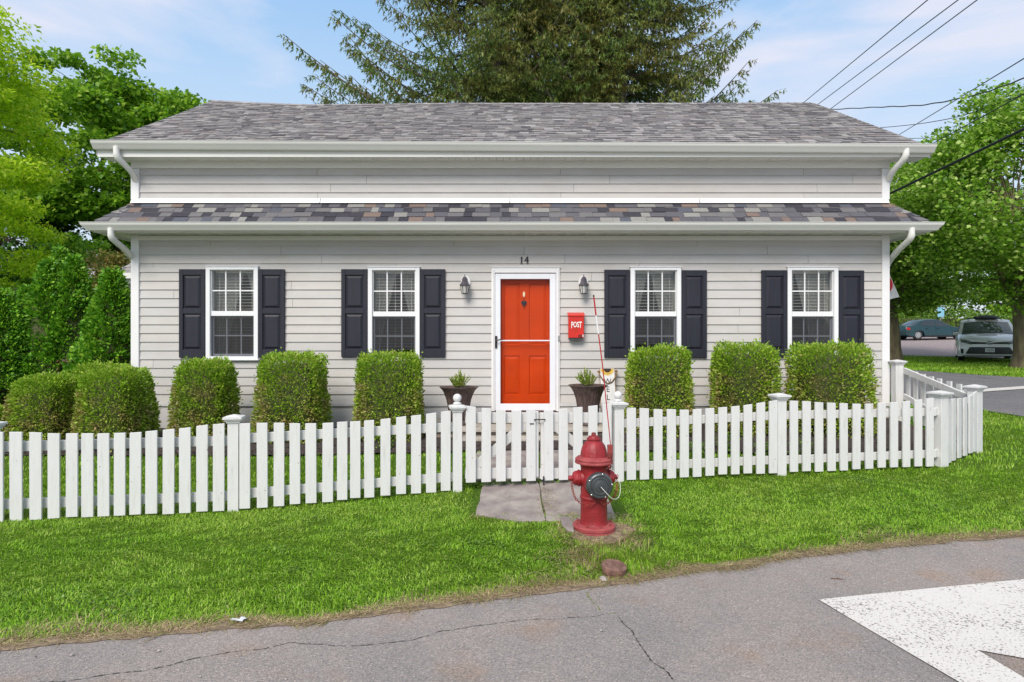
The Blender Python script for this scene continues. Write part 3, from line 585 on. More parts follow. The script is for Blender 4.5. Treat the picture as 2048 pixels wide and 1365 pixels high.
# ------------------------------------------------------------------ house
FY = F/135.0                      # the facade plane
def fx(px): return (px-1024)/135.0
def fz(py): return EYE - (py-682)/135.0
XL, XR = fx(267), fx(1774)
house = thing('house', 'light grey clapboard house with orange door, navy shutters and grey shingle roofs', 'house', ((XL+XR)/2, FY, .3))
def tilt(x, a): return a*(XR-x)/(XR-XL)
WINS = [(414, 518, 534, 718), (737, 840, 535, 719), (1260, 1361, 535, 719), (1573, 1674, 535, 719)]
DOOR = (983, 1119, 536, 824)
def clap(mb, z0, z1, x0, x1, exp, holes, start, seed):
    """courses of clapboards between z0 and z1; start = z of one butt edge"""
    rd = random.Random(seed); k0 = math.floor((z0-start)/exp)-1; z = start + k0*exp
    while z < z1:
        a = max(z, z0); b = min(z+exp, z1)
        if b - a > .004:
            # spans
            sp = [(x0, x1)]
            cuts = sorted({a, b} | {c for h in holes for c in (h[2], h[3]) if a < c < b})
            for ca, cb in zip(cuts[:-1], cuts[1:]):
                zm = (ca+cb)/2; segs = [(x0, x1)]
                for hx0, hx1, hz0, hz1 in holes:
                    if hz0 <= zm <= hz1:
                        ns = []
                        for s0, s1 in segs:
                            if hx1 <= s0 or hx0 >= s1: ns.append((s0, s1)); continue
                            if hx0 > s0: ns.append((s0, hx0))
                            if hx1 < s1: ns.append((hx1, s1))
                        segs = ns
                off = rd.uniform(0, 3.6); joints = [x0+off+3.6*i for i in range(-1, 5)]
                for s0, s1 in segs:
                    js = [s0]+[j for j in joints if s0+.15 < j < s1-.15]+[s1]
                    for j0, j1 in zip(js[:-1], js[1:]):
                        g0 = .002 if j0 != s0 else 0; g1 = .002 if j1 != s1 else 0
                        ta = (ca-z)/exp; tb = (cb-z)/exp; ya = FY-.016*(1-ta); yb = FY-.016*(1-tb)
                        xa, xb = j0+g0, j1-g1
                        m = max(1, int((xb-xa)/.5)); 
                        top = []; bot = []
                        for i in range(m+1):
                            x = xa+(xb-xa)*i/m; top.append((x, yb, cb)); bot.append((x, ya, ca))
                        mb.grid([bot, top])
                        mb.grid([[(x, FY+.012, c) for x, y, c in bot], bot])
                        if g0: mb.quad((xa, ya, ca), (xa, yb, cb), (xa, FY+.012, cb), (xa, FY+.012, ca))
                        if g1: mb.quad((xb, ya, ca), (xb, yb, cb), (xb, FY+.012, cb), (xb, FY+.012, ca))
        z += exp
EXP = 17.42/135
holes = [(fx(a)+.01, fx(b)-.01, fz(d)+.01, fz(c)-.01) for a, b, c, d in WINS] + [(fx(DOOR[0])+.01, fx(DOOR[1])-.01, fz(DOOR[3]), fz(DOOR[2])-.01)]
mb = MB(); clap(mb, fz(806.5), fz(478), XL+.06, XR-.06, EXP, holes, fz(526.9), 3)
clap(mb, fz(404), fz(333), XL+.06, XR-.06, EXP, [], fz(402.5), 5); mb.build('clapboard_wall', SIDING, house, fix=False)
# backing behind the gaps, side and rear walls, gables
DEPTH = 6.2; mb = MB()
def sidewall(x, s):
    z = .0
    k = 0
    while z < 4.2:
        mb.grid([[(x+s*.014, FY-.02 if 0 else FY+.02, z), (x+s*.014, FY+DEPTH, z)], [(x, FY+.02, z+EXP), (x, FY+DEPTH, z+EXP)]])
        mb.grid([[(x-s*.01, FY+.02, z), (x-s*.01, FY+DEPTH, z)], [(x+s*.014, FY+.02, z), (x+s*.014, FY+DEPTH, z)]])
        z += EXP
    mb.add([(x-s*.02, FY+.02, 4.15), (x-s*.02, FY+DEPTH, 4.15), (x-s*.02, FY+3.14, 6.15)], [(0, 1, 2)])
sidewall(XL+.01, -1); sidewall(XR-.01, 1)
mb.box((XL+.05, FY+DEPTH-.1, 0), (XR-.05, FY+DEPTH, 4.2)); mb.build('side_wall', SIDING, house, fix=False)
# skirt board and water table
mb = MB(); px_segs = [(267, 983), (1119, 1774)]
for a, b in px_segs:
    mb.box((fx(a)-(.02 if a == 267 else 0), FY-.012, -.1), (fx(b)+(.02 if b == 1774 else 0), FY+.01, fz(812)))
    mb.box((fx(a)-(.03 if a == 267 else 0), FY-.035, fz(812.2)), (fx(b)+(.03 if b == 1774 else 0), FY+.01, fz(806)))
mb.build('skirt_board', mat('grey_skirt_paint', (.56, .55, .55), .5, .06, 3), house, bevel=.003)
# corner boards and friezes
for x0, x1, s in ((XL-.022, fx(280), -1), (fx(1762), XR+.022, 1)):
    mb = MB(); mb.box((x0, FY-.034, fz(806)), (x1, FY+.06, fz(470.5))); mb.build('corner_board', WHITE, house, bevel=.004)
    mb = MB(); mb.box((x0, FY-.034, fz(400)), (x1, FY+.06, fz(338))); mb.build('corner_board', WHITE, house, bevel=.004)
mb = MB(); mb.box((fx(265), FY-.045, fz(337.5)), (fx(1776), FY+.03, fz(322.5))); mb.box((fx(280), FY-.03, fz(481.5)), (fx(1762), FY+.03, fz(471.5)))
mb.build('frieze_board', TRIM, house, bevel=.003)
mb = MB()
for i in range(4): 
    a = 265+i*377.7; mb.add([(fx(a), FY-.018, fz(397)), (fx(a+376.5), FY-.018, fz(397)), (fx(a+376.5), FY-.062, fz(407)-.004), (fx(a), FY-.062, fz(407)-.004), (fx(a), FY+.01, fz(397)), (fx(a+376.5), FY+.01, fz(397))], [(0, 1, 2, 3), (4, 5, 1, 0)])
mb.build('flashing_strip', WHITE, house)
# ---- roofs
RX = [(-6.2, 0), ]
_rp = np.array([(425, 202), (470, 204), (520, 207), (620, 210.5), (760, 209), (900, 207.3), (1024, 207.5), (1300, 207.5), (1600, 206.5), (1628, 207)])
YR = 12.4
_rx = (_rp[:, 0]-1024)*YR/F; _rz = EYE-(_rp[:, 1]-682)*YR/F; _rx[0] = -5.945; _rx[-1] = 5.995
def ridge_z(x): return float(np.interp(x, _rx, _rz))
def eave_z(x): return 4.405 - (x+5.9)/11.9*.052
def roof_pt(x, v, lift=0):
    """v: 0 at the eave, 1 at the ridge"""
    y = 8.965+(YR-8.965)*v; z = eave_z(x)*(1-v)+ridge_z(x)*v
    if v < 1: z -= .035*math.sin(math.pi*v)*math.exp(-((x+3.8)/2.2)**2)
    return Vector((x, y-lift*.5, z+lift*.87))
def shingles(pt, xr, n, wmin, wmax, m, parent, name='shingles', thick=.006, seed=1, band=0):
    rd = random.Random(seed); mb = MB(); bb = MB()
    for i in range(n):
        v0 = i/n; v1 = (i+1)/n*1.0; x0, x1 = xr(v0); x0b, x1b = xr(v1)
        x = x0 - rd.random()*wmax
        while x < x1:
            w = rd.uniform(wmin, wmax); a = max(x, x0); b = min(x+w, x1); x += w
            if b - a < .01: continue
            l0 = thick + rd.choice((0, 0, .004, .007)) ; k = 2 if b-a > .2 else 1
            xa = a+.0015; xb = b-.0015
            def cl(q, lo, hi): return min(max(q, lo), hi)
            base = [pt(q, v0, 0) for q in (xa, xb)]; lo = [pt(q, v0, l0) for q in (xa, xb)]; hi = [pt(cl(q, x0b, x1b), v1+.12/n, .0015) for q in (xa, xb)]
            mb.add([base[0], base[1], lo[1], lo[0], hi[1], hi[0]], [(0, 1, 2, 3), (3, 2, 4, 5)])
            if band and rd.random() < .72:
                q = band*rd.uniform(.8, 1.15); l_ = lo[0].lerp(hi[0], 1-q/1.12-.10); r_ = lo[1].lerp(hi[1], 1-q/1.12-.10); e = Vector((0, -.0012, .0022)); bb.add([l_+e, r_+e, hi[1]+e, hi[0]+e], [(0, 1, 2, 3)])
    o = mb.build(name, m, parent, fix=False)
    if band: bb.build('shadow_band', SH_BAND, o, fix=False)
    return o
roof = MB(); NX = 40; xsr = np.linspace(-5.945, 5.99, NX)
roof.grid([[roof_pt(x, v, -.01) for x in xsr] for v in np.linspace(0, 1, 6)])
roof.grid([[Vector((x, 2*YR-roof_pt(x, v).y+.0, roof_pt(x, v).z-.01)) for x in xsr] for v in (1, .5, 0)])
roof = roof.build('roof', mat('roof_backing', (.05, .05, .055), .9), house, fix=False)
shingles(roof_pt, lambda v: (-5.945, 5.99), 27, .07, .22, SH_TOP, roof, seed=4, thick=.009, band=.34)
# ridge caps
mb = MB(); x = -5.95; rd = random.Random(2)
while x < 5.98:
    a = roof_pt(x, 1); b = roof_pt(min(x+.19, 5.99), 1); mb.add([a+Vector((0, -.13, -.055)), a+Vector((0, 0, .022)), a+Vector((0, .13, -.055)), b+Vector((0, -.13, -.062)), b+Vector((0, 0, .012)), b+Vector((0, .13, -.062))], [(0, 1, 4, 3), (1, 2, 5, 4)]); x += .15
mb.build('ridge_cap', SH_TOP, roof, fix=False)
for s, x in ((-1, -5.945), (1, 5.99)):
    for yy in (0, 1):
        mb = MB()
        P = []
        for v in np.linspace(0, 1, 8):
            p = roof_pt(x, v); y = p.y if yy == 0 else 2*YR-p.y; P.append((y, p.z))
        mb.grid([[(x+s*.022, y, z+.004) for y, z in P], [(x+s*.022, y, z-.16) for y, z in P], [(x, y, z-.16) for y, z in P]])
        mb.grid([[(x, y, z-.15) for y, z in P], [(s*5.59, y, z-.15) for y, z in P]])
        mb.build('rake_board', TRIM, house, fix=False)
# pent roof between the storeys, wrapping both sides
ZT, ZB, YB = 3.612, 3.262, 8.875
XO = 5.93; 
def pent_pt(x, v, lift=0): return Vector((x, YB+(FY-.012-YB)*v-lift*.68, ZB+(ZT-ZB)*v+lift*.73))
xh = lambda v: (-XO+(XO+XL)*v, XO-(XO-XR)*v)
mb = MB(); mb.quad(pent_pt(-XO, 0, -.012), pent_pt(XO, 0, -.012), pent_pt(XR, 1, -.012), pent_pt(XL, 1, -.012))
for s, xw in ((-1, XL), (1, XR)): mb.quad((s*XO, YB, ZB-.012), (s*XO, FY+DEPTH, ZB-.012), (xw, FY+DEPTH, ZT-.012), (xw, FY, ZT-.012))
pent = mb.build('pent_roof', mat('roof_backing_b', (.05, .05, .055), .9), house, fix=False)
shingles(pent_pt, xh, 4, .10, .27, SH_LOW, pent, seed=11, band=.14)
for s, xw in ((-1, XL), (1, XR)):
    shingles(lambda q, v, l=0: Vector((s*XO+(xw-s*XO)*v+s*l*.7, q, ZB+(ZT-ZB)*v+l*.7)), lambda v: (YB+(FY-YB)*v, FY+DEPTH), 4, .10, .27, SH_LOW, pent, seed=13+s)
    mb = MB(); a = Vector((s*XO, YB, ZB)); b = Vector((xw, FY, ZT)); k = 5
    for i in range(k):
        p = a.lerp(b, i/k); q = a.lerp(b, (i+1.15)/k); up = Vector((0, 0, .028)); up2 = Vector((0, 0, .012)); l = Vector((-s*.13, 0, -.012)); r_ = Vector((s*.02, .13, -.10))
        l = Vector((-s*.14, .0, .012)); r_ = Vector((-s*.0, .14, .012))
        mb.add([p+l, p+up, p+r_, q+l*.9+Vector((0, 0, .004)), q+up2, q+r_*.9], [(0, 1, 4, 3), (1, 2, 5, 4), (0, 2, 1)])
    mb.build('hip_cap', SH_LOW, pent, fix=False)
# soffits with grooves
def soffit(z, y0, y1, x0, x1, name):
    mb = MB(); x = x0; i = 0
    while x < x1:
        b = min(x+.1, x1); mb.box((x+.0022, y0, z+(.004 if i % 3 == 0 else 0)), (b-.0022, y1, z+.02)); x += .1; i += 1
    mb.build(name, TRIM, house)
soffit(4.222, 8.955, FY+.02, -5.93, 5.98, 'soffit'); soffit(3.135, 8.87, FY+.02, -5.92, 5.92, 'soffit')
mb = MB(); mb.box((-5.93, 8.94, 4.205), (5.98, 8.962, 4.39)); mb.box((-5.93, 8.855, 3.11), (5.93, 8.877, 3.25))
for s in (-1, 1):
    xa, xb = sorted((s*5.908, s*5.93)); mb.box((xa, 8.88, 3.11), (xb, FY+DEPTH, 3.25)); xa, xb = sorted((s*5.60, s*5.905)); mb.box((xa, FY+.03, 3.137), (xb, FY+DEPTH, 3.15))
    # sloping bed board under the pent return
mb.build('fascia', TRIM, house)
# gutters
KP = [(0, 0), (0, -.105), (-.055, -.105), (-.062, -.098), (-.075, -.075), (-.10, -.045), (-.112, -.03), (-.118, -.006), (-.125, 0), (-.122, .004), (-.108, .002), (-.108, -.006), (-.01, -.09), (-.01, 0)]
def gutter(path, zf, name='gutter'):
    """path: (x, y, outward x, outward y) stations"""
    mb = MB(); rows = []
    for x, y, ox, oy in path: rows.append([(x+ox*-d, y+oy*-d, zf(x)+h) for d, h in KP+[KP[0]]])
    mb.grid(rows); 
    for r in (rows[0], rows[-1]): mb.add(r[:-1], [tuple(range(len(KP)))])
    return mb.build(name, TRIM, house, smooth=30)
gutter([(x, 8.938, 0, -1) for x in np.linspace(-5.955, 6.0, 12)], lambda x: 4.405-(x+5.9)/11.9*.055)
k = .7071*1.414
gutter([(-5.932, FY+DEPTH, -1, 0), (-5.932, 8.853, -1, -1), (5.932, 8.853, 1, -1), (5.932, FY+DEPTH, 1, 0)], lambda x: 3.232)
# downspouts
def spout(pts, r=.042):
    mb = MB(); P = []
    for a, b in zip(pts[:-1], pts[1:]):
        for i in range(4): P.append(Vector(a).lerp(Vector(b), i/4))
    P.append(Vector(pts[-1])); Q = P[:]
    for _ in range(2): Q = [Q[0]]+[(Q[i-1]+Q[i]*2+Q[i+1])/4 for i in range(1, len(Q)-1)]+[Q[-1]]
    rad = [r*(1.12 if i in (3, 4, 9) else 1.0) for i in range(len(Q))]
    mb.tube(Q, rad, 10); mb.build('downspout', TRIM, house, smooth=50)
for s in (-1, 1):
    xg = -5.62 if s < 0 else 5.60
    spout([(xg, 8.88, 4.33), (xg, 8.88, 4.18), (s*5.52, 9.12, 4.02), (s*5.56 if s > 0 else -5.62, 9.42, 3.86) if 0 else (s*5.655, 9.46, 3.83), (s*5.655, 9.50, 3.70), (s*5.655, 9.50, 3.52)])
    spout([(xg*1.005, 8.80, 3.16), (xg*1.005, 8.80, 3.02), (s*5.60, 9.05, 2.90), (s*5.65, 9.40, 2.74), (s*5.65, 9.47, 2.6), (s*5.65, 9.47, .6)])
# ---- windows (house > window > frame, sash, muntin, pane, blind, curtain)
SCREEN = glass_mat('insect_screen', .05, (.42, .43, .46))
def window(a, b, c, d, k):
    x0, x1, z1, z0 = fx(a), fx(b), fz(c), fz(d); mb = MB()
    def ring(m, X0, X1, Z0, Z1, w, ya, yb, wt=None, wb=None):
        wt = wt or w; wb = wb or w
        m.box((X0, ya, Z0), (X0+w, yb, Z1)); m.box((X1-w, ya, Z0), (X1, yb, Z1)); m.box((X0+w, ya, Z1-wt), (X1-w, yb, Z1)); m.box((X0+w, ya, Z0), (X1-w, yb, Z0+wb))
    ring(mb, x0, x1, z0, z1, .062, FY-.045, FY+.09, .045, .04)
    mb.box((x0-.012, FY-.056, z1-.002), (x1+.012, FY+.02, z1+.010)); mb.box((x0-.015, FY-.062, z0-.02), (x1+.015, FY+.02, z0))
    w = mb.build('window', VINYL, house, bevel=.003)
    X0, X1, Z0, Z1 = x0+.064, x1-.064, z0+.042, z1-.047; zm = fz(c+93)
    up = MB(); ring(up, X0, X1, zm-.036, Z1, .012, FY-.018, FY+.02, .008, .072); up.build('upper_sash', VINYL, w, bevel=.002)
    lo = MB(); ring(lo, X0+.004, X1-.004, Z0, zm-.034, .022, FY+.022, FY+.055, .02, .035); lo.build('lower_sash', VINYL, w, bevel=.002)
    mu = MB(); w3 = (X1-X0)/3
    for i in (1, 2): mu.box((X0+w3*i-.009, FY+.000, zm+.036), (X0+w3*i+.009, FY+.012, Z1)); mu.box((X0+w3*i-.008, FY+.033, Z0+.03), (X0+w3*i+.008, FY+.045, zm-.05))
    zc = (zm+.036+Z1)/2; zd = (Z0+.03+zm-.05)/2
    for i in range(3):
        e = .009
        mu.box((X0+w3*i+(e if i else .01), FY+.001, zc-.009), (X0+w3*(i+1)-(e if i < 2 else .01), FY+.011, zc+.009)); mu.box((X0+w3*i+(e if i else .02), FY+.034, zd-.008), (X0+w3*(i+1)-(e if i < 2 else .02), FY+.044, zd+.008))
    mu.build('muntin', VINYL, w)
    p = MB(); p.quad((X0, FY+.014, zm), (X1, FY+.014, zm), (X1, FY+.014, Z1), (X0, FY+.014, Z1)); p.quad((X0, FY+.047, Z0), (X1, FY+.047, Z0), (X1, FY+.047, zm), (X0, FY+.047, zm)); p.build('pane', GLASS, w)
    s = MB(); s.quad((X0, FY+.002, Z0), (X1, FY+.002, Z0), (X1, FY+.002, zm-.036), (X0, FY+.002, zm-.036)); s.build('insect_screen', SCREEN, w)
    bl = MB(); z = Z0+.01; rr = random.Random(k)
    while z < Z1-.03:
        ang = .10; dy = .022; bl.box((X0+.025, FY+.10, 0), (X1-.025, FY+.145, .0035), Matrix.Translation((0, 0, z)) @ Matrix.Rotation(0, 4, 'X')); z += .0462
    for q in (.12, .5, .88):
        xx = X0+(X1-X0)*q; bl.box((xx-.002, FY+.096, Z0), (xx+.002, FY+.098, Z1))
    bl.box((X0+.02, FY+.095, Z1-.035), (X1-.02, FY+.15, Z1)); bl.build('blind', BLIND, w)
    # tied-back sheer curtains that leave a dark triangle
    cx_ = {0: .66, 1: .53, 2: .42, 3: .20}[k]; cu = MB()
    for s in (-1, 1):
        rows = []
        for t in np.linspace(0, 1, 14):
            z = Z1+.08-(Z1+.08-Z0+.2)*t; r = []
            edge_in = (X0+(X1-X0)*cx_) + s*(.0+ (.36*t**1.0)*(1 if t < .62 else 1-(t-.62)*.4)); edge_out = X0-.12 if s < 0 else X1+.12
            if s < 0: edge_in = max(edge_in, X0-.02)
            for i in range(16):
                u = i/15; xx = edge_in+(edge_out-edge_in)*u; r.append((xx, FY+.20+.014*math.sin(u*34+k)*(.4+t*.6), z))
            rows.append(r)
        cu.grid(rows)
    cu.build('curtain', CURT, w, smooth=True, fix=False)
    return w
for k, wv in enumerate(WINS): window(*wv, k)
# ---- shutters
def shutter(a, b, c, d):
    x0, x1, z1, z0 = fx(a), fx(b), fz(c), fz(d); y0 = FY-.018; mb = MB(); t = .030
    sw = .058; rt = .085; rm = .075; rb = .115; zm = z0+(z1-z0)*.525
    mb.box((x0, y0-t, z0), (x0+sw, y0, z1)); mb.box((x1-sw, y0-t, z0), (x1, y0, z1))
    for za, zb in ((z0, z0+rb), (zm-rm/2, zm+rm/2), (z1-rt, z1)): mb.box((x0+sw, y0-t+.0015, za), (x1-sw, y0, zb))
    for za, zb in ((z0+rb, zm-rm/2), (zm+rm/2, z1-rt)):
        o = [(x0+sw, za), (x1-sw, za), (x1-sw, zb), (x0+sw, zb)]; q = .012; g = .012; e = .045
        i1 = [(x0+sw+g, za+g), (x1-sw-g, za+g), (x1-sw-g, zb-g), (x0+sw+g, zb-g)]; i2 = [(x0+sw+e, za+e), (x1-sw-e, za+e), (x1-sw-e, zb-e), (x0+sw+e, zb-e)]
        vs = [(x, y0-t+.022, z) for x, z in o]+[(x, y0-t+.022, z) for x, z in i1]+[(x, y0-t+.004, z) for x, z in i2]
        fs = []
        for r in (0, 4):
            for i in range(4): j = (i+1) % 4; fs.append((r+i, r+j, r+4+j, r+4+i))
        fs.append((8, 9, 10, 11)); mb.add(vs, fs)
    sc_ = []
    mb.build('shutter', NAVY, house, bevel=.0025)
for a in ((361, 413, 539, 715), (519.5, 571, 539, 715), (684, 736, 539, 714), (841, 891, 539, 714), (1208, 1259, 540, 714.5), (1362, 1412, 541, 715), (1521, 1572, 541, 714), (1675, 1725, 541.5, 716)): shutter(*a)
# ---- door
x0, x1, z1, z0 = fx(983), fx(1119), fz(536), fz(822)
mb = MB(); wdt = .052
mb.box((x0, FY-.04, z0), (x0+wdt, FY+.14, z1)); mb.box((x1-wdt, FY-.04, z0), (x1, FY+.14, z1)); mb.box((x0+wdt, FY-.04, z1-.075), (x1-wdt, FY+.14, z1))
mb.box((x0-.012, FY-.05, z1), (x1+.012, FY+.02, z1+.012)); mb.box((x0+.02, FY-.052, z0-.001), (x0+.035, FY-.04, z1-.03)); mb.box((x1-.035, FY-.052, z0-.001), (x1-.02, FY-.04, z1-.03))
mb.build('door_frame', WHITE, house, bevel=.003)
mb = MB(); X0, X1, Z0, Z1 = x0+wdt+.004, x1-wdt-.004, z0+.012, z1-.087; gx0, gx1, gz0, gz1 = fx(1001), fx(1099.5), fz(807), fz(558.5)
mb.box((X0, FY-.035, Z0), (gx0, FY+.0, Z1)); mb.box((gx1, FY-.035, Z0), (X1, FY+.0, Z1)); mb.box((gx0, FY-.035, gz1), (gx1, FY, Z1)); mb.box((gx0, FY-.035, Z0), (gx1, FY, gz0))
mb.box((gx0, FY-.028, fz(682.5)), (gx1, FY-.012, fz(680)))
storm = mb.build('storm_door', mat('cool_white_metal', (.74, .75, .79), .4, .02), house, bevel=.004)
g = MB(); g.quad((gx0, FY-.016, gz0), (gx1, FY-.016, gz0), (gx1, FY-.016, gz1), (gx0, FY-.016, gz1)); g.build('pane', DGLASS, storm)
hd = MB(); hx, hz = fx(992.5), fz(684); hd.box((hx-.015, FY-.050, hz-.09), (hx+.015, FY-.035, hz+.09)); hd.tube([(hx, FY-.05, hz+.02), (hx, FY-.085, hz+.02), (hx+.05, FY-.095, hz+.035), (hx+.10, FY-.09, hz+.03)], [.011, .012, .009, .006], 8); hd.build('door_handle', BLACK, storm, smooth=True)
# six panel orange door behind
mb = MB(); D0 = FY+.07; a0, a1 = x0+wdt+.004, x1-wdt-.004; st = .115; ms = .10; H0, H1 = z0+.03, z1-.08; cxm = fx(1050)
pan = [(H0+.20, H0+.68), (H0+.86, H1-.42), (H1-.32, H1-.12)]
pz = [(fz(795), fz(760) if 0 else fz(712)), (fz(690), fz(576))]
pz = [(fz(791), fz(711.5)), (fz(690), fz(566))]
lx0, lx1, rx0, rx1 = fx(1008), fx(1040), fx(1058), fx(1094)
xsn = [a0, lx0, lx1, rx0, rx1, a1]; zsn = [H0, pz[0][0], pz[0][1], pz[1][0], pz[1][1], H1]
for i in range(5):
    for j in range(5):
        A, B, Cc, Dd = xsn[i], xsn[i+1], zsn[j], zsn[j+1]
        if i in (1, 3) and j in (1, 3):
            g1, g2 = .012, .05; o = [(A, Cc), (B, Cc), (B, Dd), (A, Dd)]; q1 = [(A+g1, Cc+g1), (B-g1, Cc+g1), (B-g1, Dd-g1), (A+g1, Dd-g1)]; q2 = [(A+g2, Cc+g2), (B-g2, Cc+g2), (B-g2, Dd-g2), (A+g2, Dd-g2)]
            vs = [(x, D0, z) for x, z in o]+[(x, D0+.014, z) for x, z in q1]+[(x, D0+.003, z) for x, z in q2]; fs = []
            for r in (0, 4):
                for t in range(4): u = (t+1) % 4; fs.append((r+t, r+u, r+4+u, r+4+t))
            fs.append((8, 9, 10, 11)); mb.add(vs, fs)
        else: mb.quad((A, D0, Cc), (B, D0, Cc), (B, D0, Dd), (A, D0, Dd))
fd = mb.build('front_door', ORANGE, house, fix=False)
kk = MB(); kx, kz = fx(1048), fz(606)
heart = []
for t in np.linspace(0, 2*math.pi, 40, endpoint=False):
    heart.append((16*math.sin(t)**3, 13*math.cos(t)-5*math.cos(2*t)-2*math.cos(3*t)-math.cos(4*t)))
kk.prism(heart, lambda u, v, d: (kx+u*.0026, D0-d, kz+v*.0030), .002, .022)
kk.prism([(u*.45, v*.45) for u, v in heart], lambda u, v, d: (kx+u*.0026, D0-d, kz+.01+v*.0030), .020, .035); kk.tube([(kx, D0-.02, kz+.03), (kx, D0-.02, kz+.075)], .005, 6); kk.tube([(kx, D0-.02, kz-.05), (kx, D0-.02, kz-.085)], .004, 6)
kk.build('door_knocker', BLACK, fd)
kk = MB(); kk.prism([(.017*math.cos(a)*(1+.15*math.sin(a)), .042*math.sin(a)) for a in np.linspace(0, 2*math.pi, 20, endpoint=False)], lambda u, v, d: (kx+u, D0-d, fz(588)+v), .002, .012); kk.build('door_ornament', mat('ivory_enamel', (.75, .62, .38), .4), fd)
mb = MB(); mb.box((x0+wdt, FY-.03, z0-.03), (x1-wdt, FY+.16, z0+.010)); mb.box((x0+wdt, FY+.02, z0+.011), (x1-wdt, FY+.11, z0+.10)); mb.build('threshold', mat('dark_red_sill', (.10, .04, .03), .6, .3, 20), house)
mb = MB(); mb.box((x1-.03, FY-.062, fz(681)), (x1-.005, FY-.04, fz(671))); mb.build('strike_plate', CHROME, house)
# ---- house number: serif 1 and 4
def digit(poly_list, ox, name='house_number'):
    mb = MB(); s = 1/135
    for P in poly_list: mb.prism(P, lambda u, v, d: (fx(1000+u/20.48), FY-.017-d, fz(505+v/20.48)), 0, .008)
    return mb.build(name, BLACK, house)
digit([[(862, 215), (905, 180), (912, 180), (912, 430), (940, 448), (940, 458), (822, 458), (822, 448), (858, 430)], [(825, 225), (905, 180), (905, 205), (860, 225), (832, 238)]], 0)
digit([[(1100, 180), (1150, 180), (1150, 430), (1180, 448), (1180, 458), (1068, 458), (1068, 448), (1105, 430)], [(995, 340), (1185, 330), (1165, 362), (995, 362)], [(995, 345), (1110, 182), (1140, 182), (1025, 345)]], 0)
# ---- interior rooms
mb = MB(); y1 = FY+3.2
mb.quad((XL+.02, y1, .4), (XR-.02, y1, .4), (XR-.02, y1, 3.2), (XL+.02, y1, 3.2)); mb.quad((XL+.02, FY+.05, 3.1), (XR-.02, FY+.05, 3.1), (XR-.02, y1, 3.1), (XL+.02, y1, 3.1))
for px in (640, 960, 1140, 1450): mb.box((fx(px)-.05, FY+.06, .4), (fx(px)+.05, y1, 3.1))
mb.build('interior_wall', ROOMW, house)
mb = MB(); mb.quad((XL+.02, FY+.05, .45), (XR-.02, FY+.05, .45), (XR-.02, y1, .45), (XL+.02, y1, .45)); mb.build('interior_floor', FLOORM, house)
mb = MB(); mb.box((fx(430), FY+1.6, .46), (fx(560), FY+2.1, 2.6)); mb.build('interior_cabinet', ROOMR, house)
# ---- rear wing seen at the left
mb = MB(); wy = 15.6
mb.box((-9.6, wy, 0), (-5.0, wy+4.5, 3.0)); mb.build('rear_wing_wall', SIDING, house)
mb = MB(); mb.box((-10.0, wy-.35, 3.10), (-5, wy-.22, 3.235)); mb.box((-9.9, wy-.22, 2.98), (-5, wy-.20, 3.2)); mb.build('rear_wing_gutter', TRIM, house)
def wing_pt(x, v, lift=0): return Vector((x, wy-.28+2.6*v-lift*.5, 3.22+1.35*v+lift*.85))
mb = MB(); mb.quad(wing_pt(-9.75, 0), wing_pt(-5, 0), wing_pt(-5, 1), wing_pt(-9.75, 1)); mb.quad((-9.75, wy+5, 3.22), (-5, wy+5, 3.22), wing_pt(-5, 1), wing_pt(-9.75, 1)); wr = mb.build('rear_wing_roof', mat('roof_backing_c', (.05, .05, .055), .9), house, fix=False)
shingles(wing_pt, lambda v: (-9.75, -5), 14, .12, .3, SH_TOP, wr, seed=31)
# ------------------------------------------------------------------ wall lanterns
def lantern(px, label):
    x, z = fx(px), fz(571); t = thing('wall_lantern', label, 'lantern', (x, FY, z), 'wall lanterns beside the door')
    mb = MB(); mb.prism([(math.cos(a)*.072+.005, math.sin(a)*.105+.035) for a in np.linspace(0, 2*math.pi, 24, endpoint=False)], lambda u, v, d: (x+u, FY-.012-d, z+v), 0, .02); mb.build('back_plate', WHITE, t, bevel=.004)
    cy = FY-.13
    mb = MB(); mb.lathe([(.082, -.012), (.086, -.006), (.080, .002), (.062, .02), (.050, .05), (.044, .085), (.028, .11), (.008, .122), (.004, .13), (.009, .137), (.009, .143), (.002, .152)], (x, cy, z), 6); mb.tube([(x, cy+.02, z+.08), (x, cy+.07, z+.10), (x, FY-.03, z+.06)], .014, 8); mb.build('hood', PEWTER, t)
    mb = MB(); 
    for k in range(6):
        a = math.pi/3*k; mb.tube([(x+.066*math.cos(a), cy+.066*math.sin(a), z-.012), (x+.046*math.cos(a), cy+.046*math.sin(a), z-.125)], .0045, 5)
    mb.lathe([(.049, -.135), (.052, -.13), (.049, -.122)], (x, cy, z), 6); mb.build('lantern_frame', PEWTER, t)
    mb = MB(); mb.lathe([(.044, -.122), (.062, -.012)], (x, cy, z), 6); mb.build('lamp_glass', FROST, t)
lantern(931, 'small dark wall lantern left of the orange door'); lantern(1165.5, 'small dark wall lantern right of the orange door above the mailbox')
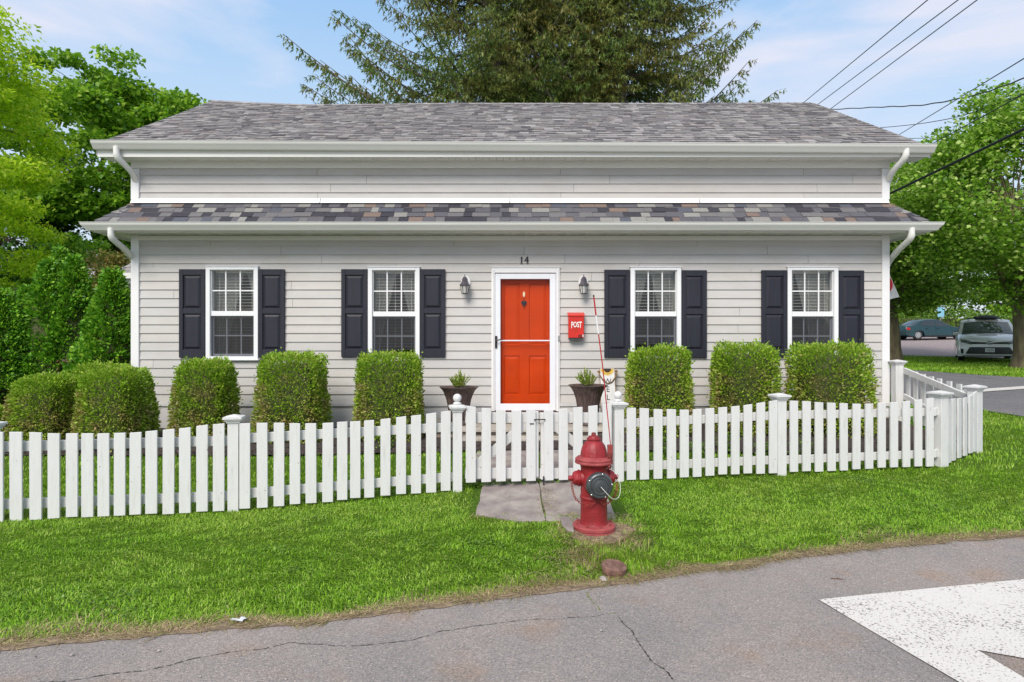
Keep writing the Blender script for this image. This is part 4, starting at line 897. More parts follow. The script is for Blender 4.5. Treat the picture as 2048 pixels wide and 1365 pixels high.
# ------------------------------------------------------------------ mailbox
def text_mesh(txt, size, m, parent, fn, name='lettering', depth=.001, offset=0.0, sx=1.0):
    cu = bpy.data.curves.new(name, 'FONT'); cu.body = txt; cu.size = size; cu.extrude = depth; cu.offset = offset; cu.align_x = 'CENTER'; cu.align_y = 'CENTER'
    to = bpy.data.objects.new(name, cu); C.objects.link(to); bpy.context.view_layer.update()
    me = bpy.data.meshes.new_from_object(to.evaluated_get(bpy.context.evaluated_depsgraph_get())); bpy.data.objects.remove(to); bpy.data.curves.remove(cu)
    mb = MB(); mb.add([fn(v.co.x*sx, v.co.y, v.co.z) for v in me.vertices], [tuple(p.vertices) for p in me.polygons]); return mb.build(name, m, parent, fix=False)
bx0, bx1, bz1, bz0 = fx(1135.5), fx(1166), fz(629), fz(676); bcx = (bx0+bx1)/2
mbx = thing('mailbox', 'red metal mailbox lettered in white, hung right of the door', 'mailbox', (bcx, FY, bz0))
mb = MB(); yb = FY-.016; yf = FY-.125
mb.prism([(yb, bz0), (yf, bz0), (yf, bz1-.02), (yb, bz1+.02)], lambda u, v, d: (d, u, v), bx0, bx1); mb.build('box', POSTRED, mbx, bevel=.006)
mb = MB(); mb.prism([(yb, bz1+.021), (yf-.012, bz1-.02), (yf-.012, bz1-.032), (yf-.008, bz1-.032), (yf-.004, bz1-.012), (yb, bz1+.030)], lambda u, v, d: (d, u, v), bx0-.010, bx1+.012); mb.build('lid', POSTRED, mbx, bevel=.002)
mb = MB(); mb.box((bx1-.085, yf-.004, fz(674.5)), (bx1-.02, yf, fz(669.5))); mb.build('slot', mat('dark_red_slot', (.16, .006, .006), .6), mbx)
mb = MB(); mb.box((bx1-.022, yf-.006, fz(674)), (bx1-.008, yf, fz(669.5))); mb.build('catch', WHITE, mbx)
mb = MB(); mb.box((bx0+.03, yb-.09, bz0-.032), (bx1-.03, yb, bz0)); mb.build('newspaper_holder', DGREY, mbx)
mb = MB()
for s in (-1, 1): mb.tube([(bcx+s*.02*math.sin(t*3), yf-.0012, fz(657)+.05*math.cos(t*1.0)-.00) for t in np.linspace(0, 3.1, 14)], .0022, 4)
mb.build('ornament', mat('dull_gold_print', (.28, .07, .02), .5), mbx)
def post_fn(u, v, w):
    k = 1+.38*min(1, abs(u)/.085)**1.6; return (bcx+u+.002, yf-.003-w, fz(650)+v*k - (.010*(abs(u)/.08)**2))
text_mesh('POST', .105, mat('white_lettering', (.85, .85, .83), .5), mbx, post_fn, offset=.0022, sx=.62)
# ------------------------------------------------------------------ steps and landing at the door
stp = thing('stone_steps', 'rough stone landing and steps in front of the orange door', 'steps', (.1, 8.6, .25))
def slabstone(name, x0, x1, y0, y1, z0, z1, m, bev=.008):
    mb = MB(); n = 9; top = []
    P = [(x0+(x1-x0)*i/n, y0+random.uniform(-.012, .012)) for i in range(n+1)]+[(x1, y1), (x0, y1)]
    mb.prism(P, lambda u, v, d: (u, v, d), z0, z1); mb.build(name, m, stp, bevel=bev)
slabstone('landing_base', -1.12, 1.30, 8.22, FY-.04, .05, .375, STEPST); slabstone('landing_slab', -1.16, 1.34, 8.17, FY-.038, .376, .425, TREAD)
slabstone('door_step_base', -.42, .82, 8.62, FY-.045, .426, .475, STEPST); slabstone('door_step', -.44, .84, 8.58, FY-.042, .476, .512, TREAD)
slabstone('middle_step_base', -.62, 1.02, 7.93, 8.215, .05, .295, STEPST); slabstone('middle_step', -.64, 1.04, 7.90, 8.165, .296, .335, TREAD)
slabstone('lower_step_base', -.60, 1.0, 7.70, 7.925, .05, .215, STEPST); slabstone('lower_step', -.62, 1.02, 7.66, 7.895, .216, .25, TREAD)
# ------------------------------------------------------------------ planters with small boxwoods
def foliage_ball(name, c, r, n, m, parent, L=.02, W=.012, sq=(1, 1, 1), seed=0, hollow=.4):
    d = rdir(n); rr = (hollow+(1-hollow)*rng.random(n)**.6)[:, None]; P = np.array(c)+d*rr*np.array(sq)*r
    return npmesh(name, *leaf_geo(P, d+rdir(n)*.7+[0, 0, .3], rdir(n)+[0, 0, .6], L*rng.uniform(.7, 1.3, n), W), m, parent)
def planter(px, y, rim, seed, lab):
    x = (px-1024)*y/F; zb = .425; zr = EYE-(rim-682)*y/F
    t = thing('planter', lab, 'planter', (x, y, zb), 'fluted urn planters beside the door')
    H = zr-zb; mb = MB()
    def wob(a, h): return 1+(.030*math.sin(a*26+seed)+.012*math.sin(a*59+2)) * (1 if .15*H < h < .9*H else .15)
    mb.lathe([(.135, 0), (.145, .02), (.115, .05), (.110, .075), (.125, .09), (.138, .2*H+.03), (.142, .35*H), (.150, .5*H), (.165, .66*H), (.19, .8*H), (.222, .9*H), (.245, .95*H), (.262, .975*H), (.268, .99*H), (.262, H), (.245, H-.002), (.215, .95*H), (.19, .9*H), (.01, .89*H)], (x, y, zb), 96, wob=wob)
    mb.build('urn', RESIN, t, smooth=35)
    mb = MB(); mb.lathe([(.19, .905*H), (.10, .94*H), (.01, .95*H)], (x, y, zb), 20); mb.build('soil', SOIL, t)
    pl = thing('boxwood_plant', 'small boxwood sprig in the ' + ('left' if seed == 1 else 'right') + ' brown urn', 'plant', (x, y, zb+.92*H), 'small plants in the urns')
    mb = MB(); cs = []; rd = random.Random(seed)
    for k in range(46):
        a = rd.uniform(0, 6.28); rr = rd.random()**.6; top = Vector((x+(.02 if seed == 1 else -.03)+math.cos(a)*.15*rr, y+math.sin(a)*.13*rr, zb+H+.03+.20*(1-rr*.65)*rd.uniform(.75, 1.15)))
        b = Vector((x+math.cos(a)*.04*rr, y+math.sin(a)*.04*rr, zb+.93*H)); mb.tube([b, b.lerp(top, .5)+Vector((0, 0, .01)), top], [.003, .002, .0012], 4); cs.append((b, top))
    mb.build('stem', TWIG, pl)
    P = []; Dv = []
    for b, tp in cs:
        for i in range(26):
            f = .25+.78*i/26; p = b.lerp(tp, f); dd = (tp-b).normalized(); a = i*2.4; P.append(p); Dv.append(Vector((math.cos(a), math.sin(a), .5))+dd*.8)
    P = np.array(P); Dv = np.array(Dv); npmesh('leaves', *leaf_geo(P, Dv, rdir(len(P))*.5+[0, 0, 1], rng.uniform(.016, .03, len(P)), .013), G_BOX, pl)
planter(918, 8.55, 773, 1, 'dark brown fluted urn planter left of the orange door'); planter(1176, 8.50, 769.5, 2, 'dark brown fluted urn planter right of the orange door')
# ------------------------------------------------------------------ welcome board leaning on the wall
wy0, wy1 = FY-.22, FY-.05; wx = fx(1213); wz0 = .43; wz1 = fz(737)+.0; wb = thing('welcome_board', 'tall white wooden board with a sunflower leaning on the wall right of the door', 'sign', (wx, FY-.15, wz0))
hgt = math.hypot(wz1-wz0, wy1-wy0); aa = math.atan2(wy1-wy0, wz1-wz0)
def wfn(u, v, d): return (wx+u, wy0+v*math.sin(aa)-d*math.cos(aa), wz0+v*math.cos(aa)+d*math.sin(aa))
mb = MB(); mb.prism([(-.105, 0), (.105, 0), (.105, hgt), (-.105, hgt)], wfn, 0, .018); mb.build('board', mat('board_white', (.66, .66, .66), .6, .08, 12), wb, bevel=.002)
mb = MB(); mb.prism([(-.111, 0), (-.1055, 0), (-.1055, hgt), (-.111, hgt)], wfn, 0, .02); mb.prism([(.1055, 0), (.111, 0), (.111, hgt), (.1055, hgt)], wfn, 0, .02); mb.build('board_edge', mat('raw_wood', (.30, .17, .08), .7, .3), wb)
sf = MB(); cv = hgt-.004; rd = random.Random(3)
for ring, (r0, r1, nn_) in enumerate(((.05, .115, 15), (.045, .092, 14))):
    for i in range(nn_):
        a = math.pi+math.pi*(i+.5*ring+.3)/nn_; pr = [(r0*math.cos(a-.12), r0*math.sin(a-.12)), ((r0+r1)/2*math.cos(a-.14), (r0+r1)/2*math.sin(a-.14)), (r1*math.cos(a), r1*math.sin(a)), ((r0+r1)/2*math.cos(a+.14), (r0+r1)/2*math.sin(a+.14)), (r0*math.cos(a+.12), r0*math.sin(a+.12))]
        sf.prism([(max(-.104, min(.104, u)), cv+min(v, -.001)) for u, v in pr], wfn, .0185, .0195+.0008*ring)
sf.build('sunflower_petals', mat('sunflower_yellow', (.62, .40, .05), .6, .3, 60), wb)
sf = MB(); sf.prism([(.055*math.cos(a), cv+.055*math.sin(a)) for a in np.linspace(math.pi, 2*math.pi, 20)], wfn, .021, .024); sf.build('sunflower_centre', mat('sunflower_brown', (.035, .02, .014), .8), wb)
INK = mat('black_lettering', (.02, .02, .02), .6)
for i, ch in enumerate('WELCOME'):
    text_mesh(ch, .115, INK, wb, lambda u, v, w, i=i: wfn(u, hgt-.195-.118*i+v, .0185+w), offset=.001, sx=.9)
rp = MB(); rp.tube([wfn(-.125, hgt-.03, .02), wfn(-.115, hgt-.10, .035), wfn(-.06, hgt-.19, .035), wfn(0, hgt-.225, .035), wfn(.06, hgt-.20, .035), wfn(.115, hgt-.13, .035), wfn(.14, hgt-.06, .03), wfn(.135, hgt-.025, .02), wfn(.115, hgt-.04, .015)], .009, 6); rp.lathe([(.0, -.02), (.022, -.01), (.022, .01), (0, .02)], wfn(-.125, hgt-.05, .02), 8); rp.lathe([(.0, -.02), (.02, -.01), (.02, .01), (0, .02)], wfn(.13, hgt-.04, .02), 8); rp.build('rope', mat('jute_rope', (.22, .13, .06), .9, .3, 80), wb, smooth=True)
# ------------------------------------------------------------------ picket fence
def seg_at(px, A, B, off=0.0):
    """point of the plan line A-B seen along photo column px"""
    k = (px-1024)/F; ax, ay = A; bx, by = B; dx, dy = bx-ax, by-ay; t = (k*ay-ax)/(dx-k*dy); return (ax+dx*t, ay+dy*t)
PA = (-4.36, 5.21); PB = (-2.475, 5.55); PC = (-.515, 5.90); PD = (1.055, 6.187); PE = (2.80, 6.50); PF = (4.66, 6.85); PG = (5.56, 7.50); PH = (5.66, 9.16)
PL = (-8.2, 4.52)
def zat(py, Y): return EYE-(py-682)*Y/F
def post(parent, P, ztop, w=.10, ball=False, foot=.0, ang=0.0, name='post'):
    x, y = P; zb = gz(x, y)-.03; capw = w*1.0
    M = Matrix.Translation((x, y, 0)) @ Matrix.Rotation(ang, 4, 'Z'); mb = MB(); h = w/2
    zc = ztop if not ball else ztop-.075
    mb.box((-h, -h, zb), (h, h, zc-.065), M); o = mb.build(name, FENCE, parent, bevel=.003)
    mb = MB(); 
    for e, za, zb2 in ((h+.010, zc-.075, zc-.058), (h+.022, zc-.057, zc-.042), (h+.034, zc-.041, zc-.022)): mb.box((-e, -e, za), (e, e, zb2), M)
    e = h+.034; top = [M @ Vector(v) for v in ((-e, -e, zc-.0215), (e, -e, zc-.0215), (e, e, zc-.0215), (-e, e, zc-.0215), (0, 0, zc))]; mb.add(top, [(0, 1, 4), (1, 2, 4), (2, 3, 4), (3, 0, 4)])
    mb.build('post_cap', FENCE, o, bevel=.0015)
    if ball:
        mb = MB(); mb.lathe([(.038, 0), (.040, .010), (.026, .018), (.022, .022)], (x, y, zc-.006), 20); r = .040; mb.lathe([(r*math.sin(a)+.0005, -r*math.cos(a)) for a in np.linspace(.35, math.pi, 12)], (x, y, zc+.052), 20); mb.build('ball_finial', FENCE, o, smooth=50)
    return o
def rail(parent, A, B, za, zb, h=.085, t=.032, back=.028):
    d = Vector((B[0]-A[0], B[1]-A[1], 0)).normalized(); nrm = Vector((-d.y, d.x, 0)); o = nrm*back
    mb = MB(); mb.bar(Vector((A[0], A[1], za))+o, Vector((B[0], B[1], zb))+o, t, h); return mb.build('rail', FENCE, parent, bevel=.003)
def picket(parent, P, d, zt, zb, w=.092, t=.020, slope=0.0, lean=0.0, front=-.0):
    """P plan point, d unit plan direction along the fence"""
    d = Vector((d[0], d[1], 0)).normalized(); n = Vector((-d.y, d.x, 0)); c = Vector((P[0], P[1], 0))+n*front
    w = w*random.uniform(.97, 1.03); dz = slope*w/2; j = random.uniform(-.003, .003)+lean; z = [zb+random.uniform(-.004, .004)]*2
    pts = []
    for nn in (-t, 0):
        pts += [c-d*w/2+n*nn+Vector((0, 0, z[0])), c+d*w/2+n*nn+Vector((0, 0, z[1])), c+d*(w/2+j)+n*nn+Vector((0, 0, zt+dz)), c-d*(w/2-j)+n*nn+Vector((0, 0, zt-dz))]
    mb = MB(); mb.add(pts, [(0, 1, 2, 3), (7, 6, 5, 4), (0, 4, 5, 1), (1, 5, 6, 2), (2, 6, 7, 3), (3, 7, 4, 0)]); o = mb.build('picket', FENCE, parent, bevel=.002); return o
NAIL = mat('rusty_nail_head', (.25, .2, .17), .7, .3)
fl = thing('picket_fence', 'white picket fence left of the gate, running to the left edge', 'fence', (PB[0], PB[1], gz(*PB)))
fr = thing('picket_fence', 'white picket fence right of the gate, bending at its right end', 'fence', (PE[0], PE[1], gz(*PE)))
fs = thing('picket_fence', 'short white picket fence running back to the right house corner', 'fence', (PH[0]-.02, PH[1]-.8, gz(PH[0], PH[1])))
def run(parent, A, B, T, front=-.012, w=.092):
    d = Vector((B[0]-A[0], B[1]-A[1], 0)).normalized(); pr = None; ztops = []
    for px, yt, yb in T:
        P = seg_at(px, A, B); ztops.append((P, zat(yt, P[1]), zat(yb, P[1])))
    for i, (P, zt, zb) in enumerate(ztops):
        a = ztops[max(i-1, 0)]; b = ztops[min(i+1, len(ztops)-1)]; L = math.dist(a[0], b[0]) or 1; sl = (b[1]-a[1])/L
        picket(parent, P, d, zt, zb, w, slope=sl, front=front)
S1 = [(-2,863,1043),(36,863,1040),(75,864,1037),(111,866,1035),(147,866,1033),(178,866,1033),(210,866,1031),(242,865,1029),(273,864,1028),(305,861,1026),(339,858,1026),(372,855,1024),(406,850,1022),(439,847,1020)]
S2 = [(491,846,1016),(526,845,1013),(559,845,1010),(591,846,1007),(623,846,1004),(656,845,1002),(685,843,998),(711,842,994),(739,840,993),(771,837,990),(802,833,987),(832,830,985),(862,826,983),(891,822,980)]
S3 = [(1261,815,959),(1287,816,958),(1314,818,957),(1341,818,955),(1366.5,819,953),(1392,818,952),(1417.5,816,950),(1443,814,948),(1468,812,947),(1493,809,946),(1518.5,805,946),(1543.5,801,945)]
S4 = [(1585,801,943),(1610,802,942),(1635,804,942),(1660,805,941),(1684.5,806,940),(1709.5,807,938),(1735,807,936),(1760,805,934),(1784.5,804,934),(1809,802,933),(1833,799,932),(1856,796,932)]
S5 = [(1893,798,925),(1902.5,797,921),(1914,796,915),(1925.5,795,910),(1936.5,790,905),(1945,784,902)]
run(fl, PA, PB, S1); run(fl, PB, PC, S2); run(fr, PD, PE, S3); run(fr, PE, PF, S4); run(fr, PF, PG, S5)
# continuation left of the frame
d = Vector((PA[0]-PL[0], PA[1]-PL[1], 0)).normalized()
for i in range(23):
    t = i/24+.01; P = (PL[0]+(PA[0]-PL[0])*t, PL[1]+(PA[1]-PL[1])*t); g = gz(*P); picket(fl, P, d, g+.70+.05*math.cos(t*6.28), g+.03, front=-.012)
rail(fl, PL, PA, gz(*PL)+.6, zat(893, PA[1])); rail(fl, PL, PA, gz(*PL)+.12, zat(1011, PA[1]))
rail(fl, PA, PB, zat(895, PA[1]), zat(882, PB[1])); rail(fl, PA, PB, zat(1011, PA[1]), zat(993, PB[1]))
rail(fl, PB, PC, zat(878.5, PB[1]), zat(854, PC[1])); rail(fl, PB, PC, zat(990, PB[1]), zat(954, PC[1]))
rail(fr, PD, PE, zat(848, PD[1]), zat(831, PE[1])); rail(fr, PD, PE, zat(935, PD[1]), zat(920, PE[1]))
rail(fr, PE, PF, zat(831, PE[1]), zat(824.5, PF[1])); rail(fr, PE, PF, zat(921, PE[1]), zat(908, PF[1]))
rail(fr, PF, PG, zat(824, PF[1]), zat(812, PG[1])); rail(fr, PF, PG, zat(908, PF[1]), zat(886, PG[1]))
off = lambda P, q=.03: (P[0]-.17*q, P[1]+q)
post(fl, off(PA), zat(842, PA[1]), .092, ang=.18); post(fl, off(PB), zat(829, PB[1]), .092, ang=.18); post(fl, off(PC, .02), zat(791.5, PC[1]), .086, True, ang=.18)
post(fr, off(PD, .02), zat(786, PD[1]), .095, True, ang=.18); post(fr, off(PE), zat(786, PE[1]), .10, ang=.18); post(fr, (4.745, 6.93), zat(781, 6.9), .115, ang=.35); post(fr, (5.585, 7.54), zat(769, 7.5), .115, ang=.5)
# side fence back to the house corner (boards on the street side)
PGs = (5.60, 7.60); PHs = (5.575, 9.13)
post(fs, (5.635, 9.14), zat(719, 9.12), .115, ang=0)
dd = Vector((PHs[0]-PGs[0], PHs[1]-PGs[1], 0)).normalized()
S6 = [(1785,731,800),(1799.5,734.5,806),(1815,739,812),(1830,743.5,819),(1845,748,826),(1861,753,833),(1877.5,757,842),(1897,762.5,851),(1917,768,860),(1933,773,868)]
for px, yt, yb in S6:
    k = (px-1024)/F; # line PGs-PHs shifted outwards
    Aa = (PGs[0]+.055, PGs[1]); Bb = (PHs[0]+.155, PHs[1]); P = seg_at(px, Aa, Bb)
    picket(fs, P, (0.06, 1), zat(yt, P[1]), gz(*P)+.03, .094, slope=-.02)
rz = lambda py, Y: zat(py, Y)
mb = MB(); mb.bar((5.70, 9.08, zat(741, 9.08)), (5.60, 7.56, zat(801, 7.56)), .032, .085); mb.build('rail', FENCE, fs, bevel=.003)
mb = MB(); mb.bar((5.70, 9.08, zat(790, 9.08)-.02), (5.60, 7.56, zat(872, 7.56)), .032, .085); mb.build('rail', FENCE, fs, bevel=.003)
# gate leaves
def gate(A, B, T, lab, hinge_left):
    t = thing('garden_gate', lab, 'gate', ((A[0]+B[0])/2, (A[1]+B[1])/2, gz(*A)+.03), 'two leaves of the picket gate')
    d = Vector((B[0]-A[0], B[1]-A[1], 0)).normalized(); n = Vector((-d.y, d.x, 0))
    for px, yt, yb in T:
        P = seg_at(px, A, B); picket(t, P, d, zat(yt, P[1]), zat(yb, P[1]), .092, slope=(.10 if hinge_left is False else -.10)*(abs(px-1080)/110)**1.5, front=-.012)
    za, zb = zat(836, A[1]), zat(836, B[1]); zc, zd = zat(948, A[1]), zat(947, B[1])
    rail(t, A, B, za, zb, .10); rail(t, A, B, zc, zd, .10)
    a = Vector((A[0], A[1], 0))+n*.03; b = Vector((B[0], B[1], 0))+n*.03
    mb = MB()
    if hinge_left: mb.bar(a+d*.05+Vector((0, 0, zc+.03)), b-d*.09+Vector((0, 0, zb-.03)), .028, .085, up=(-d.x, -d.y, 1))
    else: mb.bar(b-d*.05+Vector((0, 0, zd+.03)), a+d*.09+Vector((0, 0, za-.03)), .028, .085, up=(d.x, d.y, 1))
    mb.build('brace', FENCE, t, bevel=.003)
    for q in ((b-d*.026) if hinge_left else (a+d*.026), (a+d*.026) if hinge_left else (b-d*.026)):
        M = Matrix.Translation((q.x, q.y, 0)) @ Matrix.Rotation(.18, 4, 'Z'); mb = MB(); mb.box((-.020, -.035, zc-.055), (.020, .0, za+.05), M); mb.build('stile', FENCE, t, bevel=.003)
    if hinge_left:
        mb = MB(); M = Matrix.Translation((B[0], B[1], 0)) @ Matrix.Rotation(.18, 4, 'Z'); z = zat(838, B[1]); mb.box((-.06, -.048, z-.005), (.05, -.040, z+.005), M); mb.box((-.10, -.04, zat(846, B[1])-.004), (-.06, -.032, zat(846, B[1])+.004), M); mb.build('latch', BLACK, t)
    else:
        mb = MB(); M = Matrix.Translation((A[0]+.02, A[1], 0)); mb.tube([M @ Vector((.01, -.045, gz(*A))), M @ Vector((.01, -.045, gz(*A)+.10))], .008, 6); mb.build('drop_bolt', BLACK, t)
Gm = seg_at(1079.5, PC, PD); Gl = seg_at(931, PC, PD); Gr = seg_at(1224, PC, PD); e_ = .006; dv = Vector((PD[0]-PC[0], PD[1]-PC[1])).normalized()
gate(Gl, (Gm[0]-dv.x*e_, Gm[1]-dv.y*e_), [(941,812,964),(971.5,816,963),(1001,819,962),(1031.5,820,961),(1061,820.5,960)], 'left leaf of the white picket gate', True)
gate((Gm[0]+dv.x*e_, Gm[1]+dv.y*e_), Gr, [(1096.5,820,960),(1125.5,817,958),(1154.5,814,957),(1184,811,955),(1212.5,807,953)], 'right leaf of the white picket gate, behind the hydrant', False)
# ------------------------------------------------------------------ fire hydrant
HX, HY = .652, 4.98; HZ = gz(HX, HY)-.022; hy = thing('fire_hydrant', 'red fire hydrant with a dark steel front cap standing before the gate', 'fire hydrant', (HX, HY, HZ))
hc = Vector((HX, HY, HZ)); s_ = 247.0
mb = MB(); mb.lathe([(.150, -.03), (.165, -.02), (.170, 0), (.170, .018), (.164, .024), (.162, .028), (.170, .032), (.170, .052), (.162, .060), (.112, .066), (.108, .075), (.106, .10), (.105, .20), (.105, .262), (.110, .266), (.112, .275), (.110, .285), (.105, .29), (.104, .40), (.104, .50), (.108, .525), (.118, .54), (.120, .545)], hc, 48); body = mb.build('barrel', RED, hy, smooth=35)
mb = MB(); mb.lathe([(.1705, .001), (.1708, .018), (.1645, .0245), (.1625, .028), (.1708, .0315), (.1708, .052), (.1625, .0610), (.113, .0670)], hc, 48); mb.f = mb.f[:-2]; mb.build('base_flange', REDF, hy, smooth=35)
mb = MB(); mb.lathe([(.118, .545), (.150, .547), (.152, .555), (.150, .562), (.146, .566), (.148, .570), (.149, .580), (.140, .588), (.112, .594), (.106, .600)], hc, 48); mb.build('bonnet_flange', REDF, hy, smooth=35)
def wb_(a, h): return 1+.035*max(0, math.cos(a*8))**6*(1 if h < .70 else .2)
mb = MB(); mb.lathe([(.106, .598), (.103, .62), (.098, .65), (.086, .685), (.068, .712), (.052, .724), (.052, .730), (.058, .733), (.057, .740), (.046, .745), (.040, .758), (.026, .762)], hc, 96, wob=wb_); mb.build('bonnet', RED, hy, smooth=40)
mb = MB(); mb.lathe([(.020, .755), (.019, .782), (.015, .786)], hc, 5); mb.build('operating_nut', REDD, hy)
mb = MB()
for k in range(8):
    a = k*math.pi/4+.25; mb.lathe([(.012, .058), (.012, .072), (.007, .074), (.006, .080)], hc+Vector((.140*math.cos(a), .140*math.sin(a), 0)), 6); mb.lathe([(.008, .584), (.008, .593)], hc+Vector((.130*math.cos(a), .130*math.sin(a), 0)), 6)
    mb.lathe([(.009, -.03), (.009, -.012)], hc+Vector((.130*math.cos(a+.1), .130*math.sin(a+.1), 0)), 6)
mb.build('bolts', REDD, hy)
# side nozzles
for s in (-1, 1):
    c = hc+Vector((0, 0, .425)); ax = Vector((s*.97, .22 if s > 0 else -.05, 0.0)); tl = 0
    mb = MB(); mb.lathe([(.066, .07), (.060, .10), (.058, .112)], c, 24, axis=ax); mb.build('side_nozzle', RED, hy, smooth=35)
    mb = MB(); mb.lathe([(.062, .112), (.064, .118), (.064, .128), (.056, .132), (.056, .150), (.046, .165), (.030, .172), (.020, .174), (.020, .20), (.014, .205)], c, 8 if 0 else 20, axis=ax, wob=lambda a, h: 1+.05*max(0, math.cos(a*4))**4); mb.build('side_cap', RED, hy, smooth=30)
# front pumper nozzle, aimed slightly to the right
ax = Vector((.10, -1, -.02)).normalized(); c = hc+Vector((.01, 0, .40))
mb = MB(); mb.lathe([(.112, .03), (.108, .075), (.100, .105), (.092, .12)], c, 32, axis=ax); mb.build('front_nozzle', RED, hy, smooth=35)
mb = MB(); mb.lathe([(.098, .118), (.102, .122), (.102, .165), (.098, .172), (.088, .178), (.082, .178), (.080, .172), (.072, .172), (.069, .177), (.062, .179), (.058, .174), (.046, .174), (.043, .178), (.034, .180), (.014, .180), (.013, .198), (.004, .199)], c, 40, axis=ax); fc = mb.build('front_cap', DGREY, hy, smooth=30)
mb = MB(); xx = ax.cross(Vector((0, 0, 1))).normalized(); yy = xx.cross(ax)
for k in range(5):
    a = .5+k*2*math.pi/5; p = c+ax*.168+(xx*math.cos(a)+yy*math.sin(a))*.094; mb.lathe([(.0075, 0), (.007, .008), (.003, .011)], p, 8, axis=ax)
mb.build('cap_studs', CHROME, fc, smooth=True)
mb = MB(); tip = c+ax*.198
_tp = [tip, tip+Vector((.03, -.03, -.03)), tip+Vector((.08, -.02, -.09)), tip+Vector((.13, .02, -.10)), tip+Vector((.165, .07, -.06)), tip+Vector((.165, .12, .04)), tip+Vector((.12, .13, .10)), tip+Vector((.06, .10, .13))]
_tq = [a.lerp(b, i/4) for a, b in zip(_tp[:-1], _tp[1:]) for i in range(4)]+[_tp[-1]]
for _ in range(6): _tq = [_tq[0]]+[(_tq[i-1]+_tq[i]*2+_tq[i+1])/4 for i in range(1, len(_tq)-1)]+[_tq[-1]]
mb.tube(_tq, .0019, 6); mb.build('cable_tie', mat('white_plastic', (.75, .74, .70), .4), hy, smooth=True)
# chains
RUST = mat('rusty_red_chain', (.20, .025, .02), .7, .4, 60)
def chain(P, name='chain'):
    P = [Vector(p) for p in P]; Q = []
    for a, b in zip(P[:-1], P[1:]):
        for i in range(5): Q.append(a.lerp(b, i/5))
    Q.append(P[-1])
    for _ in range(3): Q = [Q[0]]+[(Q[i-1]+Q[i]*2+Q[i+1])/4 for i in range(1, len(Q)-1)]+[Q[-1]]
    L = [0]
    for a, b in zip(Q[:-1], Q[1:]): L.append(L[-1]+(b-a).length)
    mb = MB(); n = int(L[-1]/.020)
    for k in range(n):
        s0 = L[-1]*(k+.5)/n; i = max(j for j in range(len(L)) if L[j] <= s0); i = min(i, len(Q)-2); p = Q[i].lerp(Q[i+1], (s0-L[i])/max(1e-6, L[i+1]-L[i])); d = (Q[i+1]-Q[i]).normalized()
        u = d.cross(Vector((.2, -1, .1)) if k % 2 else Vector((.1, .2, 1))).normalized()
        ring = [p+d*.0145*math.cos(t)+u*.0078*math.sin(t) for t in np.linspace(0, 2*math.pi, 11)]; mb.tube(ring, .0026, 5, cap=False)
    mb.build(name, RUST, hy, smooth=True)
def ph(px, py, dy=-.12): Y = HY+dy; return at(px, py, Y)
chain([ph(1143, 962, -.02), ph(1145, 980, -.05), ph(1150, 996, -.08), ph(1160, 1006, -.12), ph(1172, 1010, -.125), ph(1184, 1010, -.13), ph(1190, 1004, -.135), ph(1193, 998, -.13)])
chain([ph(1233, 960, .03), ph(1234, 980, .0), ph(1228, 994, -.05), ph(1218, 1006, -.10), ph(1207, 1009, -.125), ph(1199, 1003, -.13), ph(1195, 999, -.13)])
# marker rod and its holder
hb = at(1220, 901, HY-.06); mb = MB(); mb.box((hb.x-.020, hb.y-.018, hb.z-.055), (hb.x+.020, hb.y+.018, hb.z+.045)); mb.lathe([(.018, -.07), (.018, -.055)], hb, 8); mb.build('rod_holder', REDD, hy, bevel=.004)
mb = MB(); e1 = at(1207, 900, HY-.1); mb.tube([hc+Vector((.08, -.08, .535)), hc+Vector((.12, -.10, .532))], .018, 8); mb.build('drain_lug', REDD, hy)
mb = MB(); q0 = at(1221.5, 893, HY-.06)
rodm = mat('red_rod_paint', (.42, .018, .022), .4, .1)
def rseg(name, pa, pb, r, m):
    mb = MB(); mb.tube([at(*pa, HY-.06), at(*pb, HY-.06)], r, 8); mb.build(name, m, rod if name != 'marker_rod' else hy, smooth=True)
mb = MB(); mb.tube([at(1221.5, 893, HY-.06), at(1214, 820, HY-.06), at(1205, 730, HY-.06), at(1197, 668, HY-.06)], [.0035, .0042, .0046, .0048], 8); rod = mb.build('marker_rod', rodm, hy, smooth=True)
rseg('white_band', (1197, 667.8), (1192, 631), .0052, WHITE); rseg('red_band', (1192, 630.8), (1187.6, 594), .0062, rodm); rseg('rod_tip', (1187.6, 593.8), (1187.2, 590), .0062, BLACK)
# valve cover, loose slate, litter, twig
vx, vy = gnd(1227, 1135, .05); vz = gz(vx, vy)
vc = thing('valve_cover', 'rusty round iron valve cover tilted in the grass before the hydrant', 'valve cover', (vx, vy, vz)); M = Matrix.Translation((vx, vy, vz+.01)) @ Matrix.Rotation(.10, 4, 'Y') @ Matrix.Rotation(.12, 4, 'X')
IR = mat('rusty_iron', (.12, .06, .045), .85, .4, 25, .8, 60, col2=(.24, .13, .10), detail=9)
mb = MB(); mb.lathe([(.055, -.06), (.058, -.01), (.078, .0), (.086, .035), (.084, .052), (.078, .056), (.001, .054)], (0, 0, 0), 28); 
for k in range(6):
    a = k*math.pi/3; p = Vector((.05*math.cos(a), .05*math.sin(a), .054)); mb.box((p.x-.008, p.y-.006, .054), (p.x+.008, p.y+.006, .0575))
mb.v = [tuple(M @ Vector(v)) for v in mb.v]; mb.build('lid', IR, vc, smooth=35)
mb = MB(); SP = [gnd(x, y, .08) for x, y in ((1120, 1046), (1134, 1044), (1146, 1052), (1148, 1066), (1134, 1064), (1124, 1056))]; mb.prism(SP, lambda u, v, d: (u, v, gz(u, v)+d+.01), 0, .022); tag(mb.build('slate_piece', STONE, None, bevel=.004), 'loose grey slate piece lying left of the hydrant foot', 'stone')
